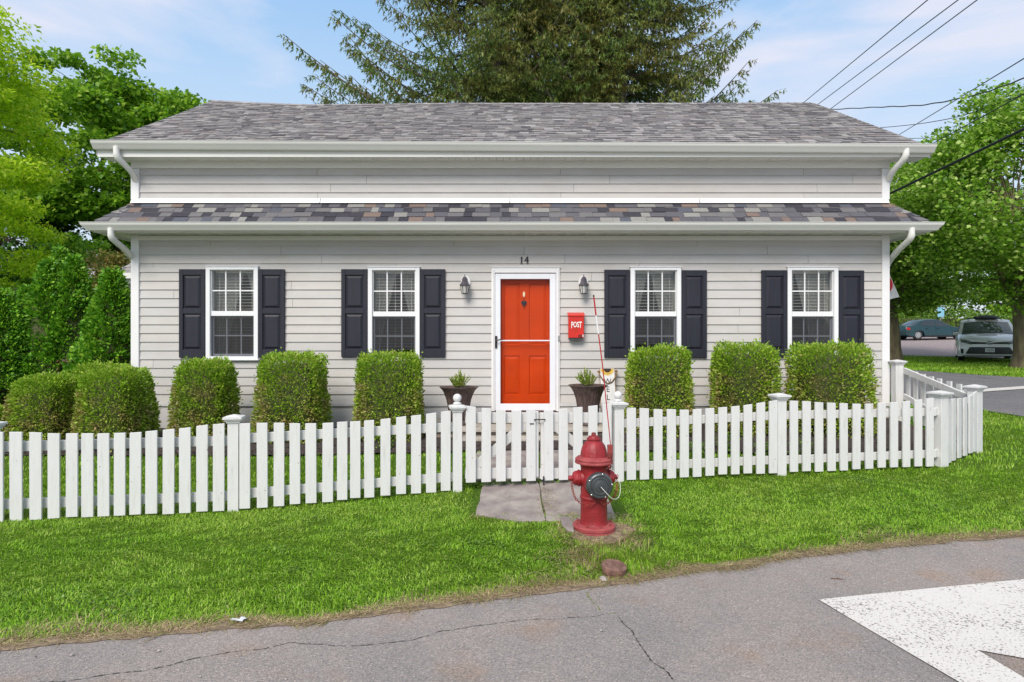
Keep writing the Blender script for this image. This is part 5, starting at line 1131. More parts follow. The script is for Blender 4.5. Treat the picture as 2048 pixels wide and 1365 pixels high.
mb = MB(); lx, ly = gnd(476, 1241, .02)
rr = [[Vector((lx-.04+.016*i+random.uniform(-.006, .006), ly-.014+.010*j+random.uniform(-.004, .004), gz(lx, ly)+.018+random.random()*.018)) for i in range(6)] for j in range(4)]; mb.grid(rr); tag(mb.build('paper_scrap', mat('white_paper', (.52, .54, .58), .7), None), 'crumpled white paper scrap at the lawn edge', 'litter')
mb = MB(); tx, ty = gnd(1676, 1161); z = gz(tx, ty)+.018
mb.tube([(tx-.045, ty+.012, z), (tx, ty, z+.004), (tx+.03, ty-.014, z)], [.002, .003, .002], 5); mb.tube([(tx+.0, ty, z+.004), (tx+.012, ty+.03, z+.004)], [.002, .001], 5); tag(mb.build('twig', mat('brown_twig', (.13, .06, .03), .8), None), 'small brown twig lying on the road', 'twig')
mb = MB(); tx, ty = gnd(1207, 1163); 
mb.lathe([(.02, 0), (.03, .012), (.02, .026), (.004, .03)], (tx, ty, gz(tx, ty)), 7, wob=lambda a, h: 1+.25*math.sin(a*2+1)); tag(mb.build('pebble', STONE, None), 'small pale stone at the lawn edge below the valve cover', 'stone')
# ------------------------------------------------------------------ clipped shrubs
def noise3(P, s, seed):
    r = np.random.default_rng(seed); out = np.zeros(len(P))
    for k in range(7):
        w = unit(r.normal(size=(1, 3)))[0]*s*r.uniform(.6, 1.9); out += np.sin(P @ w + r.uniform(0, 6.28))
    return out/2.6
def shrub(label, px, wpx, ytop, Y, cat='shrub', group=None, n=17000, taper=.10, seed=0, sq=9.0, leaf=.033, wy=None, mats=(None, None), name='boxwood_shrub', topround=None):
    s = F/Y; cx = (px-1024)/s; w = (wpx-9)/s/2; zt = EYE-(ytop-682)/s; zb = gz(cx, Y); h = zt-zb; wy = wy or w*.85
    t = thing(name, label, cat, (cx, Y, zb), group); m0, m1 = mats[0] or G_BOX, mats[1] or G_BOXN
    # superellipsoid surface directions
    ax_ = rng.choice(3, n, p=np.array([wy*h, w*h, w*wy*1.3])/(wy*h+w*h+w*wy*1.3)); d = rng.uniform(-1, 1, (n, 3)); d[np.arange(n), ax_] = np.sign(rng.normal(size=n)); d = d[d[:, 2] > -.98]; n = len(d); e = sq
    k = (np.abs(d[:, 0])**e+np.abs(d[:, 1])**e+np.abs(d[:, 2])**(topround or e))**(-1/e); Sf = d*k[:, None]
    u = (Sf[:, 2]+1)/2
    rad = 1-.15*rng.random(n)**1.6 + .030*noise3(Sf, 3.2, seed+40) + .035*noise3(Sf, 9, seed) + .02*rng.normal(size=n)
    sprig = rng.random(n) < .06; rad = np.where(sprig, rad+rng.uniform(.02, .10, n), rad)
    tp = 1+taper*(1-2*u)
    P = np.stack([Sf[:, 0]*w*tp, Sf[:, 1]*wy*tp, Sf[:, 2]*h/2], 1)*rad[:, None] + np.array([cx, Y, zb+h/2])
    D = Sf + rdir(n)*.75 + np.array([0, 0, .35]); N = rdir(n)+Sf*.3
    L = leaf*rng.uniform(.7, 1.35, n)
    V, Fa = leaf_geo(P, D, N, L, L*.62)
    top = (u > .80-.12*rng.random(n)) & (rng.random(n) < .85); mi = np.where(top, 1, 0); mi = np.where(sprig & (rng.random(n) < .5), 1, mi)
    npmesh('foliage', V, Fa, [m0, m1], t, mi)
    # inner twig mass
    mb = MB(); rows = []
    for i in range(11):
        th = math.pi*i/10; r = []
        for j in range(17):
            a = 2*math.pi*j/16; dd = Vector((math.sin(th)*math.cos(a), math.sin(th)*math.sin(a), math.cos(th))); k = (abs(dd.x)**e+abs(dd.y)**e+abs(dd.z)**e)**(-1/e)*.80; q = dd*k; tpp = 1-taper*q.z
            r.append((cx+q.x*w*tpp, Y+q.y*wy*tpp, zb+h/2+q.z*h/2))
        rows.append(r)
    mb.grid(rows); mb.build('stem', TWIG, t, smooth=True)
    return t
GB = 'clipped boxwood shrubs in front of the house'
shrub('clipped boxwood under the leftmost window, bronze tinged', 412, 106, 723, 8.35, group=GB, seed=1, taper=.10)
shrub('clipped boxwood between the two left windows', 586, 128, 710, 8.35, group=GB, seed=2, taper=.05)
shrub('clipped boxwood left of the urns, under the second window', 780, 128, 710, 8.35, group=GB, seed=3, taper=.07)
shrub('clipped boxwood right of the welcome board, under the third window', 1316, 124, 698, 8.35, group=GB, seed=4, taper=.06)
shrub('clipped boxwood between the two right windows', 1488, 121, 691, 8.35, group=GB, seed=5, taper=.03)
shrub('wide clipped boxwood at the right house corner', 1657, 142, 692, 8.30, group=GB, seed=6, taper=.07)
shrub('clipped boxwood at the left house corner, in front of its twin', 234, 112, 738, 8.0, group=GB, seed=7, taper=.12, sq=5, wy=.40)
shrub('clipped boxwood mostly hidden behind the one at the left house corner', 208, 96, 728, 9.0, group=GB, seed=8, taper=.05, sq=5, wy=.35)
shrub('broad low boxwood nearest the left edge, before the arborvitae', 98, 112, 750, 8.2, group=GB, seed=9, taper=.12, sq=4.5, n=18000, wy=.40)
shrub('low shrub at the left edge behind the fence', -8, 62, 812, 7.9, group=GB, seed=10, n=6000, sq=2.6)
# ground plants in the right bed
for i, (x, y, h, w) in enumerate([(2.15, 7.25, .14, .16), (2.55, 7.4, .20, .13), (3.0, 7.3, .12, .18), (1.75, 7.2, .22, .10), (3.35, 7.15, .20, .10), (-1.55, 7.65, .28, .10)]):
    z = gz(x, y)+.03; n = 260; P = np.c_[x+rng.normal(size=n)*w*.5, y+rng.normal(size=n)*w*.5, z+rng.random(n)*h]
    o = npmesh('bed_plant', *leaf_geo(P, rdir(n)+[0, 0, .3], rdir(n)*.6+[0, 0, 1], .035, .022), G_HEDGE)
    tag(o, 'small leafy plant in the mulch bed, ' + ['low, second right of the gate', 'third right of the gate', 'low spreading one under the third window', 'upright one nearest the right gate post', 'upright one farthest right', 'only one left of the gate'][i], 'plant', 'small plants in the mulch bed')
# ------------------------------------------------------------------ arborvitae
def arbor(label, px, wpx, ytop, Y, seed, n=24000, blunt=1.0):
    s = F/Y; cx = (px-1024)/s; w = wpx/s/2; zt = EYE-(ytop-682)/s; zb = gz(cx, Y); h = zt-zb; t = thing('arborvitae', label, 'arborvitae', (cx, Y, zb), 'arborvitae left of the house')
    nt = n//16; u = rng.random(nt)**.85; a = rng.uniform(0, 2*np.pi, nt); tid = np.repeat(np.arange(nt), 16); u = u[tid]; a = a[tid]; n = len(u); prof = np.minimum(1, (1-u)*1.35*blunt+.02)**.72*np.minimum(1, .62+u*1.6)
    S = np.stack([np.cos(a), np.sin(a), u*3], 1); rr = prof*(1+.17*noise3(S, 5, seed)+.06*noise3(S, 14, seed+5))*(1-.32*rng.random(nt)**1.3)[tid]
    P = np.c_[cx+np.cos(a)*rr*w, Y+np.sin(a)*rr*w, zb+.02+u*h]+rng.normal(size=(n, 3))*[.035, .035, .05]
    rad = np.c_[np.cos(a), np.sin(a), np.zeros(n)]; D = rad*.75+rdir(n)*.75+[0, 0, .30]; N = np.cross(rad, [0, 0, 1.])+rdir(n)*.5
    L = .075*rng.uniform(.6, 1.3, n); V, Fa = leaf_geo(P, D, N, L, L*.5)
    dead = (u < .22+.12*noise3(S, 4, seed+9)) & (rng.random(n) < .6); npmesh('foliage', V, Fa, [G_ARB, G_ARBD], t, dead.astype(int))
    mb = MB(); mb.lathe([(w*.04, 0), (w*.45, h*.06), (w*.72, h*.2), (w*.74, h*.4), (w*.5, h*.7), (w*.15, h*.93), (.01, h*.98)], (cx, Y, zb), 12); mb.build('stem', TWIG, t, smooth=True); return t
arbor('pointed arborvitae behind the boxwoods, left tip of the front pair', 100, 128, 532, 12.0, 1)
arbor('pointed arborvitae behind the boxwoods, right tip of the front pair', 148, 118, 522, 12.1, 2)
arbor('slim arborvitae whose tip rises behind the front pair', 120, 62, 503, 13.6, 3, 8000)
arbor('arborvitae touching the left side of the house corner', 226, 128, 550, 11.4, 4)
arbor('rounded arborvitae at the left edge, the front one', 6, 112, 590, 11.6, 5, blunt=1.3)
arbor('rounded arborvitae between the left edge and the pointed pair', 54, 84, 580, 12.8, 6, 9000, blunt=1.3)
arbor('arborvitae just outside the left edge of the view', -72, 100, 560, 12.0, 7, 9000)
# ------------------------------------------------------------------ trees
def limb(mb, a, b, r0, r1, rd, sag=.12, n=6):
    a = Vector(a); b = Vector(b); P = []; L = (b-a).length
    o = Vector((rd.uniform(-1, 1), rd.uniform(-1, 1), rd.uniform(-.2, 1)))*sag*L
    for i in range(n+1):
        t = i/n; P.append(a.lerp(b, t)+o*math.sin(math.pi*t)*.7+Vector((rd.uniform(-1, 1), rd.uniform(-1, 1), rd.uniform(-1, 1)))*L*.012)
    mb.tube(P, [r0+(r1-r0)*(i/n) for i in range(n+1)], 7 if r0 > .05 else 5); return P
def tree(label, base, trunk_top, tr, cen, rad, m, nclus, per, leaf, seed, bark=None, group=None, flat=.55, cr=.16, name='broadleaf_tree', dirbias=(0, 0, .1), lasp=.75, forks=5, shell=.55, cover=1.0, lobes=.16):
    rd = random.Random(seed); r = np.random.default_rng(seed); bx, by = base; zb = gz(bx, by)
    t = thing(name, label, 'tree', (bx, by, zb), group); cen = np.array(cen, float); rad = np.array(rad, float)
    tm = MB(); top = Vector(trunk_top)
    P = []; b = Vector((bx, by, zb-.1)); n = 8
    off = Vector((rd.uniform(-.1, .1), rd.uniform(-.1, .1), 0))
    for i in range(n+1):
        q = i/n; P.append(b.lerp(top, q)+off*math.sin(q*3.1))
    rr = [tr*(1.55 if i == 0 else 1.12 if i == 1 else 1-.35*i/n) for i in range(n+1)]; tm.tube(P, rr, 14)
    d = unit(r.normal(size=(nclus, 3))); q = (shell+(1-shell)*r.random(nclus)**.5); 
    lob = 1+lobes*noise3(d, 4.5, seed+1); Cc = cen+d*(q*lob)[:, None]*rad; Cc = Cc[Cc[:, 2] > zb+1.2]; nclus = len(Cc)
    forksP = []
    for k in range(forks):
        dd = d[rd.randrange(len(d))]; tgt = Vector(cen+dd*rad*.55); tgt.z = max(tgt.z, top.z+.3)
        forksP.append(limb(tm, top-Vector((0, 0, rd.uniform(0, .6))), tgt, tr*.5, tr*.14, rd, .10, 7))
    allp = [(p, i) for fp in forksP for i, p in enumerate(fp) if i > 1]
    for c in Cc:
        if rd.random() < .62:
            v = Vector(c); p = min(allp, key=lambda a: (a[0]-v).length_squared)[0]; limb(tm, p, v, max(.012, tr*.09), .007, rd, .10, 4)
    tm.build('trunk', bark or BARK, t, smooth=True, fix=False)
    R0 = rad.mean()*cr; N = nclus*per; ci = np.repeat(np.arange(nclus), per); sc = r.uniform(.65, 1.35, nclus)[ci]
    dl = unit(r.normal(size=(N, 3))); rl = r.random(N)**.45; 
    Pp = Cc[ci]+dl*(rl*R0*sc)[:, None]*np.array([1.15, 1.15, flat]); 
    Nn = unit(r.normal(size=(N, 3))*.75+[0, 0, .9]); Dd = r.normal(size=(N, 3))+np.array(dirbias)*3+dl*.8; Dd -= Nn*(Dd*Nn).sum(-1, keepdims=True)
    L = leaf*r.uniform(.65, 1.3, N); npmesh('crown', *leaf_geo(Pp, Dd, Nn, L, L*lasp, .12), m, t); return t
# honey locust at the left edge, maple behind
tree('bright yellow-green feathery tree at the left edge', (-14.9, 15.4), (-14.4, 15.3, 4.6), .2, (-14.2, 15.0, 6.5), (2.75, 2.5, 4.4), G_LOC, 170, 430, .125, 21, group='trees left of the house', flat=.40, cr=.19, name='honey_locust_tree', dirbias=(0, 0, -.25), lasp=.40, shell=.45, lobes=.22)
tree('tall green maple behind the arborvitae, left of the roof', (-16.4, 25), (-16.0, 25, 4.4), .30, (-15.9, 25, 8.6), (3.5, 3.6, 4.1), G_MAP, 170, 300, .18, 22, group='trees left of the house', flat=.5, cr=.19, name='maple_tree', dirbias=(0, 0, -.15), lasp=.85, forks=8, shell=.5, lobes=.22)
tree('dark green tree low behind the left edge arborvitae', (-20.5, 24), (-20.3, 24, 3), .2, (-20.0, 24, 4.9), (3.2, 2.6, 2.8), G_DARK, 110, 190, .17, 23, group='trees left of the house', cr=.23)
tree('dark green tree filling the gap behind the rear wing', (-13.5, 29), (-13.3, 29, 3), .2, (-13.2, 29, 5.0), (2.6, 2.4, 2.4), G_MAP, 80, 170, .17, 24, group='trees left of the house', cr=.25)
tree('golden and bronze shrub between the arborvitae and the rear wing', (-10.9, 16.6), (-10.9, 16.6, 1.0), .06, (-10.75, 16.6, 2.4), (1.35, 1.1, 1.55), G_YEL, 90, 200, .07, 25, cr=.24, name='ornamental_shrub', forks=6, shell=.3)
tree('green young tree low at the left, beside the golden shrub', (-13.2, 18.5), (-13.1, 18.5, 1.6), .07, (-12.9, 18.5, 3.2), (1.25, 1.2, 1.6), G_MAP, 60, 150, .10, 26, group='trees left of the house', cr=.25)
# right side pears
PG_ = 'leafy street trees right of the house'
tree('big leafy tree at the right edge beside the white van', (18.05, 22), (17.8, 21.9, 3.0), .34, (18.3, 21.4, 6.55), (4.9, 3.3, 3.75), G_PEAR, 300, 200, .135, 41, bark=BARKG, group=PG_, flat=.75, cr=.17, lasp=.85, forks=9, shell=.55, lobes=.12, name='pear_tree')
tree('big leafy tree rising directly behind the right house corner', (16.4, 27), (16.4, 27.2, 3.2), .36, (15.9, 28.2, 6.6), (5.0, 4.2, 3.7), G_PEAR, 320, 210, .155, 42, bark=BARKG, group=PG_, flat=.75, cr=.16, lasp=.85, forks=9, shell=.55, lobes=.12, name='pear_tree')
for i, (x, y, z, rx, rz, m, lab) in enumerate([(30, 60, 6.5, 5, 4.2, G_DARK, 'dark tree behind the teal sedan, directly above its roof'), (38, 62, 6.5, 5.5, 4.5, G_MAP, 'bright green tree behind the parking lot, between sedan and van'), (47, 58, 6.0, 5, 4.0, G_MAP, 'green tree behind the white van'),
        (22, 58, 6.0, 4.5, 3.8, G_DARK, 'dark tree at the far end of the parking lot, left of the sedan'), (56, 64, 7.5, 6, 5, G_DARK, 'dark tree at the far right behind the street tree'), (34, 74, 9, 7, 6, G_DARK, 'tall dark tree farthest back behind the parking lot'), (48, 76, 9.5, 8, 6, G_DARK, 'tall dark tree farthest back on the right')]):
    tree(lab, (x, y), (x, y, z-rz*.7), .3, (x, y, z), (rx, 3.5, rz), m, 90, 130, .32, 50+i, group='background trees behind the parking lot', cr=.26, forks=5, shell=.4)
for i, (x, y, lab) in enumerate([(-34, 55, 'distant tree left of the maple'), (-46, 60, 'distant tree beyond the left edge')]):
    tree(lab, (x, y), (x, y, 4), .3, (x, y, 5.2), (6, 4, 3.6), G_DARK, 70, 120, .32, 70+i, group='distant trees on the left', cr=.26, forks=4, shell=.4)
# hedge behind the sedan
def hedge(label, x0, x1, y, h, dz, seed):
    zb = gz((x0+x1)/2, y); t = thing('hedge', label, 'hedge', ((x0+x1)/2, y, zb)); n = 16000; X = rng.uniform(x0, x1, n); a = rng.uniform(-.3, math.pi+.3, n); r = 1-.2*rng.random(n)
    P = np.c_[X, y-np.cos(a)*1.2*r, np.zeros(n)]; P[:, 2] = gz_arr(X, P[:, 1])+np.maximum(0, np.sin(a))*h*r*(1+.16*np.sin(X*.9+seed)+.1*np.sin(X*2.3))+rng.random(n)*.2
    npmesh('foliage', *leaf_geo(P, rdir(n)+[0, -.3, .5], rdir(n)+[0, -.3, .6], .22, .14), G_HEDGE, t)
    mb = MB(); mb.box((x0, y-.7, zb-.8), (x1, y+.7, zb+h*.72)); mb.build('stem', TWIG, t)
hedge('long light green hedge behind the teal sedan', 22, 60, 50.5, 1.9, 0, 1)
hedge('tall far hedge behind the trees left of the house', -75, -12, 42, 3.2, 0, 2)
# small blue sign on the hedge
sx_, sy_ = 33.6, 49.0; sz_ = gz(sx_, sy_); t = thing('parking_sign', 'small light blue sign on a post behind the teal sedan', 'sign', (sx_, sy_, sz_)); mb = MB(); mb.tube([(sx_, sy_, sz_), (sx_, sy_, sz_+2.3)], .03, 6); mb.build('pole', CHROME, t)
mb = MB(); mb.box((sx_-.26, sy_-.05, sz_+1.5), (sx_+.26, sy_-.032, sz_+2.25)); mb.build('sign_panel', mat('light_blue_sign', (.22, .48, .62), .4), t, bevel=.02)
# spruces behind the house
def spruce(label, px, Y, height, seed, reachL, reachR, r0=.36, extra=()):
    rd = random.Random(seed); r = np.random.default_rng(seed); x = (px-1024)*Y/F; zb = gz(x, Y); t = thing('spruce_tree', label, 'spruce', (x, Y, zb), 'tall spruces behind the house')
    tm = MB(); tm.tube([(x+.05*math.sin(i), Y, zb+height*i/16) for i in range(17)], [r0*(1-.93*i/16) for i in range(17)], 12); Ps = []; Ds = []; Ls = []
    def fol(b, pth, dr, L, dense):
        side = Vector((-dr.y, dr.x, 0)); ns = int(L*(3.2 if dense else 1.4))
        for j in range(ns):
            q = .14+.86*(j+rd.random())/ns; p = pth[min(7, int(q*8))].lerp(pth[min(8, int(q*8)+1)], q*8-int(q*8)) if q < 1 else pth[-1]
            for sg in (-1, 1):
                l2 = (1.5*(1-q)+.38)*rd.uniform(.6, 1.2); dd = (dr*rd.uniform(.5, 1.1)+side*sg*rd.uniform(.5, 1.1)+Vector((0, 0, rd.uniform(-.45, .2)))).normalized(); m_ = max(3, int(l2*6.5))
                if not dense: m_ = max(2, m_//2)
                for i in range(m_):
                    w = i/m_; pp = p+dd*l2*w+Vector((0, 0, -.18*w*w*l2))
                    for _ in range(5):
                        Ps.append(pp); Ds.append(dd*rd.uniform(.0, .7)+Vector((rd.uniform(-.4, .4), rd.uniform(-.4, .4), -rd.uniform(.3, 1.2)))); Ls.append(rd.uniform(.09, .26))
                    Ps.append(pp); Ds.append(dd+Vector((rd.uniform(-.6, .6), rd.uniform(-.6, .6), rd.uniform(-.1, .5)))); Ls.append(rd.uniform(.10, .22))
    for bz, tpx, tpy, dy in extra:
        b = Vector((x, Y, zb+bz)); tip = at(tpx, tpy, Y+dy); v = tip-b; L = v.length; dr = Vector((v.x, v.y, 0)).normalized(); hd = math.hypot(v.x, v.y); pth = [b+dr*hd*(i/8)+Vector((0, 0, v.z*(i/8)**1.15-.05*L*math.sin(i/8*3.14))) for i in range(9)]
        tm.tube(pth, [.06*(1-q/8*.88)+.004 for q in range(9)], 5); fol(b, pth, dr, L, True)
    z = 4.0
    while z < height-1:
        dense = 8.3 < z < 17.5; f = 1-(z/height)**1.25; nb = 7 if dense else 4
        for k in range(nb):
            az = rd.uniform(0, 6.283); reach = reachR if math.cos(az) > 0 else reachL; L = reach*f**.55*rd.uniform(.72, 1.08)*(1 if abs(math.cos(az)) > .4 else .85)
            rise = rd.uniform(.10, .48) if z < 14 else rd.uniform(-.05, .3); dr = Vector((math.cos(az), math.sin(az), 0)); b = Vector((x, Y, zb+z+rd.uniform(-.3, .3))); pth = []
            sagk = rd.uniform(.05, .16)
            for i in range(9):
                q = i/8; pth.append(b+dr*L*q+Vector((0, 0, L*(rise*q**1.4-sagk*math.sin(q*3.14)))))
            tm.tube(pth, [.055*(1-q/8*.88)*(L/6) + .004 for q in range(9)], 5)
            fol(b, pth, dr, L, dense)
        z += rd.uniform(.36, .50) if dense else .75

    tm.build('trunk', BARKS, t, smooth=True, fix=False)
    P = np.array(Ps); D = np.array(Ds); L = np.array(Ls); n = len(P); print('spruce', n)
    npmesh('crown', *leaf_geo(P, D, r.normal(size=(n, 3)), L, .038*r.uniform(.7, 1.3, n), .1), G_SPR, t)
spruce('tall spruce behind the roof, leftmost of the three trunks', 992, 24.0, 23, 81, 7.6, 5.0, extra=[(8.3, 566, 68, -.5), (8.0, 606, 168, .5), (8.6, 640, 120, 1.0), (7.6, 650, 190, 0), (10, 680, 20, 0), (7.4, 700, 150, -1), (8.8, 610, 110, .8), (7.8, 625, 150, -1.2), (7.2, 640, 205, 1.5), (9.2, 690, 80, -1.5), (8.2, 720, 110, 1.5), (7.0, 760, 190, -2)])
spruce('tall spruce behind the roof, middle of the three trunks', 1124, 26.0, 25, 82, 5.5, 5.8)
spruce('tall spruce behind the roof, rightmost of the three trunks', 1240, 24.5, 24, 83, 5.5, 6.0, extra=[(7.9, 1556, 180, 0), (8.0, 1500, 120, .6), (10, 1515, 40, 0), (9.5, 1490, 60, -1), (7.4, 1440, 190, 0), (7.6, 1480, 165, -1), (8.6, 1470, 90, 1), (7.2, 1500, 200, 1.4), (8.9, 1440, 130, -1.6)])
# ------------------------------------------------------------------ overhead cables
def cable(label, pts, r, m=CABLE, wav=0):
    """pts: (px, py, distance)"""
    P = [at(*p) for p in pts]; Q = []
    for a, b in zip(P[:-1], P[1:]):
        for i in range(16): Q.append(a.lerp(b, i/16))
    Q.append(P[-1])
    for _ in range(30): Q = [Q[0]]+[(Q[i-1]+Q[i]*2+Q[i+1])/4 for i in range(1, len(Q)-1)]+[Q[-1]]
    if wav: Q = [q+Vector((0, 0, wav*math.sin(i*.9))) for i, q in enumerate(Q)]
    mb = MB(); mb.tube(Q, r, 6); tag(mb.build('power_cable', m, None, smooth=True), label, 'cable', 'overhead cables right of the house')
def lext(a, b, Ya, Yb, k0=.25, k1=.9):
    A = at(a[0], a[1], Ya); B = at(b[0], b[1], Yb)
    def pr(p): return (1024+p.x*F/p.y, 682-(p.z-EYE)*F/p.y, p.y)
    return [pr(A-(B-A)*k0), pr(A), pr(B), pr(B+(B-A)*k1)]
cable('thin overhead wire, leftmost of the three parallel ones above the roof', lext((1605, 207), (1855, 0), 40, 24), .022, CABLEG)
cable('thin overhead wire, middle of the three parallel ones above the roof', lext((1638, 207), (1916, 0), 40, 24), .022, CABLEG)
cable('thin overhead wire, rightmost of the three parallel ones above the roof', lext((1662, 217), (1954, 0), 40, 24), .022, CABLEG)
cable('straight dark wire rising steeply from the right eave to the right edge', lext((1797, 270), (2048, 117), 34, 18), .017)
cable('wavy dark cable sagging to the right from the ridge end', [(1560, 222, 34), (1662, 219, 31), (1760, 214, 27), (1850, 211, 24), (1960, 189, 21), (2048, 157, 18.5), (2300, 60, 14)], .022, wav=.012)
cable('thin sagging wire below the wavy cable', [(1650, 262, 34), (1757, 256, 31), (1840, 248, 27), (1920, 234, 23), (2048, 189, 19), (2300, 100, 15)], .015)
cable('lower thin wire crossing in front of the right tree tops', lext((1858, 291), (2048, 188), 21, 14), .013)
cable('thin level wire just over the right end of the gutter', lext((1808, 277), (1925, 275), 30, 28, .2, 3), .014)
cable('thick black cable running down to the right house corner', lext((1772, 391), (2048, 258), 14.8, 11.2, .05, 2.2), .026)
# flag on the right side wall
t = thing('flag', 'white flag with a red disc hanging at the right house corner', 'flag', (XR+.25, FY+.9, 2.1)); mb = MB()
fa = at(1771, 528, FY+.9); fb = at(1798, 597, FY+.9); fc_ = at(1770, 602, FY+.9)
rows = []
for i in range(9):
    q = i/8; a = at(1760, 524, FY+.9).lerp(at(1752, 606, FY+.9), q); b = at(1772, 530, FY+.9).lerp(at(1797.5, 594, FY+.9), q); rows.append([a.lerp(b, j/8)+Vector((0, .02*math.sin(j*1.1+i*.2), 0)) for j in range(9)])
mb.grid(rows); mb.build('cloth', mat('white_flag_cloth', (.72, .72, .72), .8), t, fix=False)
mb = MB(); c_ = at(1765, 569.5, FY+.9-.03); mb.prism([(math.cos(a)*.165, math.sin(a)*.160) for a in np.linspace(0, 2*math.pi, 28, endpoint=False)], lambda u, v, d: (c_.x+u, c_.y-d, c_.z+v), 0, .004); mb.build('red_disc', mat('red_flag_cloth', (.55, .02, .03), .8), t)
mb = MB(); a_ = at(1775, 527, FY+.9); mb.tube([(XR+.0, FY+.92, 2.45), a_+Vector((0, .01, .02))], .012, 6); mb.build('pole', CHROME, t)
# little house far left behind the trees
t = thing('distant_house', 'small grey roofed house far behind the left trees', 'house', (-37, 50, gz(-37, 50))); gzh = gz(-37, 50); mb = MB(); mb.box((-41, 48, gzh-.5), (-33, 54, gzh+5)); mb.build('wall', SIDING, t)
mb = MB(); mb.add([(-41.5, 47.6, gzh+4.9), (-32.5, 47.6, gzh+4.9), (-32.5, 51, gzh+7.6), (-41.5, 51, gzh+7.6), (-41.5, 54.4, gzh+4.9), (-32.5, 54.4, gzh+4.9)], [(0, 1, 2, 3), (3, 2, 5, 4)]); mb.build('roof', mat('pale_grey_roof', (.30, .29, .32), .9, .1, 3), t)
mb = MB(); mb.box((-38, 47.95, gzh+1.2), (-36.8, 47.99, gzh+2.6)); mb.build('window', CARGL, t)
# ------------------------------------------------------------------ cars
def make_car(label, loc, head, prof, W, L, tumble, plan, paint, wheels, wr, name='parked_car', kind='car'):
    t = thing(name, label, kind, loc); M = Matrix.Translation(loc) @ Matrix.Rotation(head, 4, 'Z')
    def D(x, y, z):
        k = max(0, z-tumble[0])/tumble[2]; yy = y*(1-tumble[1]*min(k, 1.1)**1.1)*(1-plan[2]*min(1, max(0, (abs(x)/(L/2)-.6)/.4))**2)
        e = plan[0] if x > 0 else plan[1]; q = min(1, abs(y)/W); xx = x-math.copysign(e*q**3*min(1, max(0, (abs(x)/(L/2)-.25)/.75)), x)
        zz = z-(.05*q**4 if z > .6 else 0)
        return M @ Vector((xx, yy, zz))
    mb = MB(); ys = [W*v for v in (-1, -.97, -.85, -.6, -.3, 0, .3, .6, .85, .97, 1)]
    mb.grid([[D(x*(1-.012*(abs(y) == W)), y, z*(1 if abs(y) < W else .992)) for x, z in prof+[prof[0]]] for y in ys])
    for y in (-W, W): mb.add([D(x*.988, y, z*.992) for x, z in prof], [tuple(range(len(prof)))])
    body = mb.build('body', paint, t, smooth=45, weld=True)
    for wx in wheels:
        for s in (-1, 1):
            c = Vector((wx, s*(W-.12), wr)); wm = MB(); wm.lathe([(wr*.62, -.10), (wr*.95, -.10), (wr, -.07), (wr, .07), (wr*.95, .10), (wr*.66, .105), (wr*.62, .09)], c, 26, axis=(0, s, 0)); wm.v = [tuple(M @ Vector(v)) for v in wm.v]; w = wm.build('wheel', TYRE, t, smooth=35)
            rm = MB(); rm.lathe([(wr*.63, .07), (wr*.63, .098), (wr*.58, .10), (wr*.56, .075), (.01, .07)], c, 26, axis=(0, s, 0))
            for k in range(8):
                a = k*math.pi/4; rm.prism([(-.022, .03), (.022, .03), (.034, wr*.58), (-.034, wr*.58)], lambda u, v, d, a=a: (c.x+u*math.cos(a)-v*math.sin(a), c.y+s*(.075+d), c.z+u*math.sin(a)+v*math.cos(a)), 0, .022)
            rm.v = [tuple(M @ Vector(v)) for v in rm.v]; rm.build('rim', mat('alloy_rim', (.6, .6, .6), .3, .05, metal=.7) if 'alloy_rim' not in MATS else MATS['alloy_rim'], w)
            ah = MB(); ah.lathe([(wr*1.16, -.3), (wr*1.16, .02)], (wx, s*(W-.06), wr+.01), 26, axis=(0, s, 0)); ah.v = [tuple(M @ Vector(v)) for v in ah.v]
    def side(nm, poly, m, s, o=.006, y0=None):
        k = MB(); k.prism(poly, lambda u, v, d: D(u, s*(W+d), v), -.01, o); return k.build(nm, m, t)
    xf = sorted([(z, x) for x, z in prof if x > 0])
    def front(nm, y0, y1, lo, hi, m, o=.006, n=14, fr=True, parent=None, xfun=None):
        rows = []
        for j in range(3):
            r = []
            for i in range(n+1):
                y = y0+(y1-y0)*i/n; z = lo(y)+(hi(y)-lo(y))*j/2; x = (xfun or fx_)(z)+o; r.append(D(x, y, z))
            rows.append(r)
        k = MB(); k.grid(rows); return k.build(nm, m, parent or t, fix=False)
    fx_ = plan[3]
    return t, D, side, front, M
# teal sedan in profile, nose to the right
def arc(cx, r, z0, n=8): return [(cx+r*math.cos(a), z0+r*math.sin(a)) for a in np.linspace(math.pi, 0, n)]
wr = .315
pf = [(-2.36, .30), (-1.80, .20)] + arc(-1.42, .37, .30)[0:] + [(-.9, .19), (.95, .19)] + arc(1.36, .37, .30) + [(1.9, .22), (2.36, .26), (2.43, .42), (2.42, .58), (2.30, .70), (1.9, .80), (1.15, .90), (.95, .93), (.20, 1.33), (0, 1.375), (-.4, 1.40), (-.9, 1.37), (-1.25, 1.28), (-1.85, .99), (-2.0, .965), (-2.33, .93), (-2.42, .75), (-2.42, .45)]
pf = [p for p in pf]
def fxs(z): return float(np.interp(z, [.2, .42, .58, .70, .80, .90, .93, 1.33], [2.36, 2.43, 2.42, 2.30, 1.9, 1.15, .95, .2]))
SX, SY = 28.3, 42.3; carloc = (SX, SY, gz(SX, SY)+.0)
slope = math.atan2(gz(SX+1.4, SY)-gz(SX-1.4, SY), 2.8)
t, D, side, front, M = make_car('teal four-door sedan parked side on in the lot', carloc, .04, pf, .86, 4.85, (.88, .20, .5), (.25, .18, .06, fxs), PAINTT, (-1.42, 1.36), wr, 'parked_car', 'car')
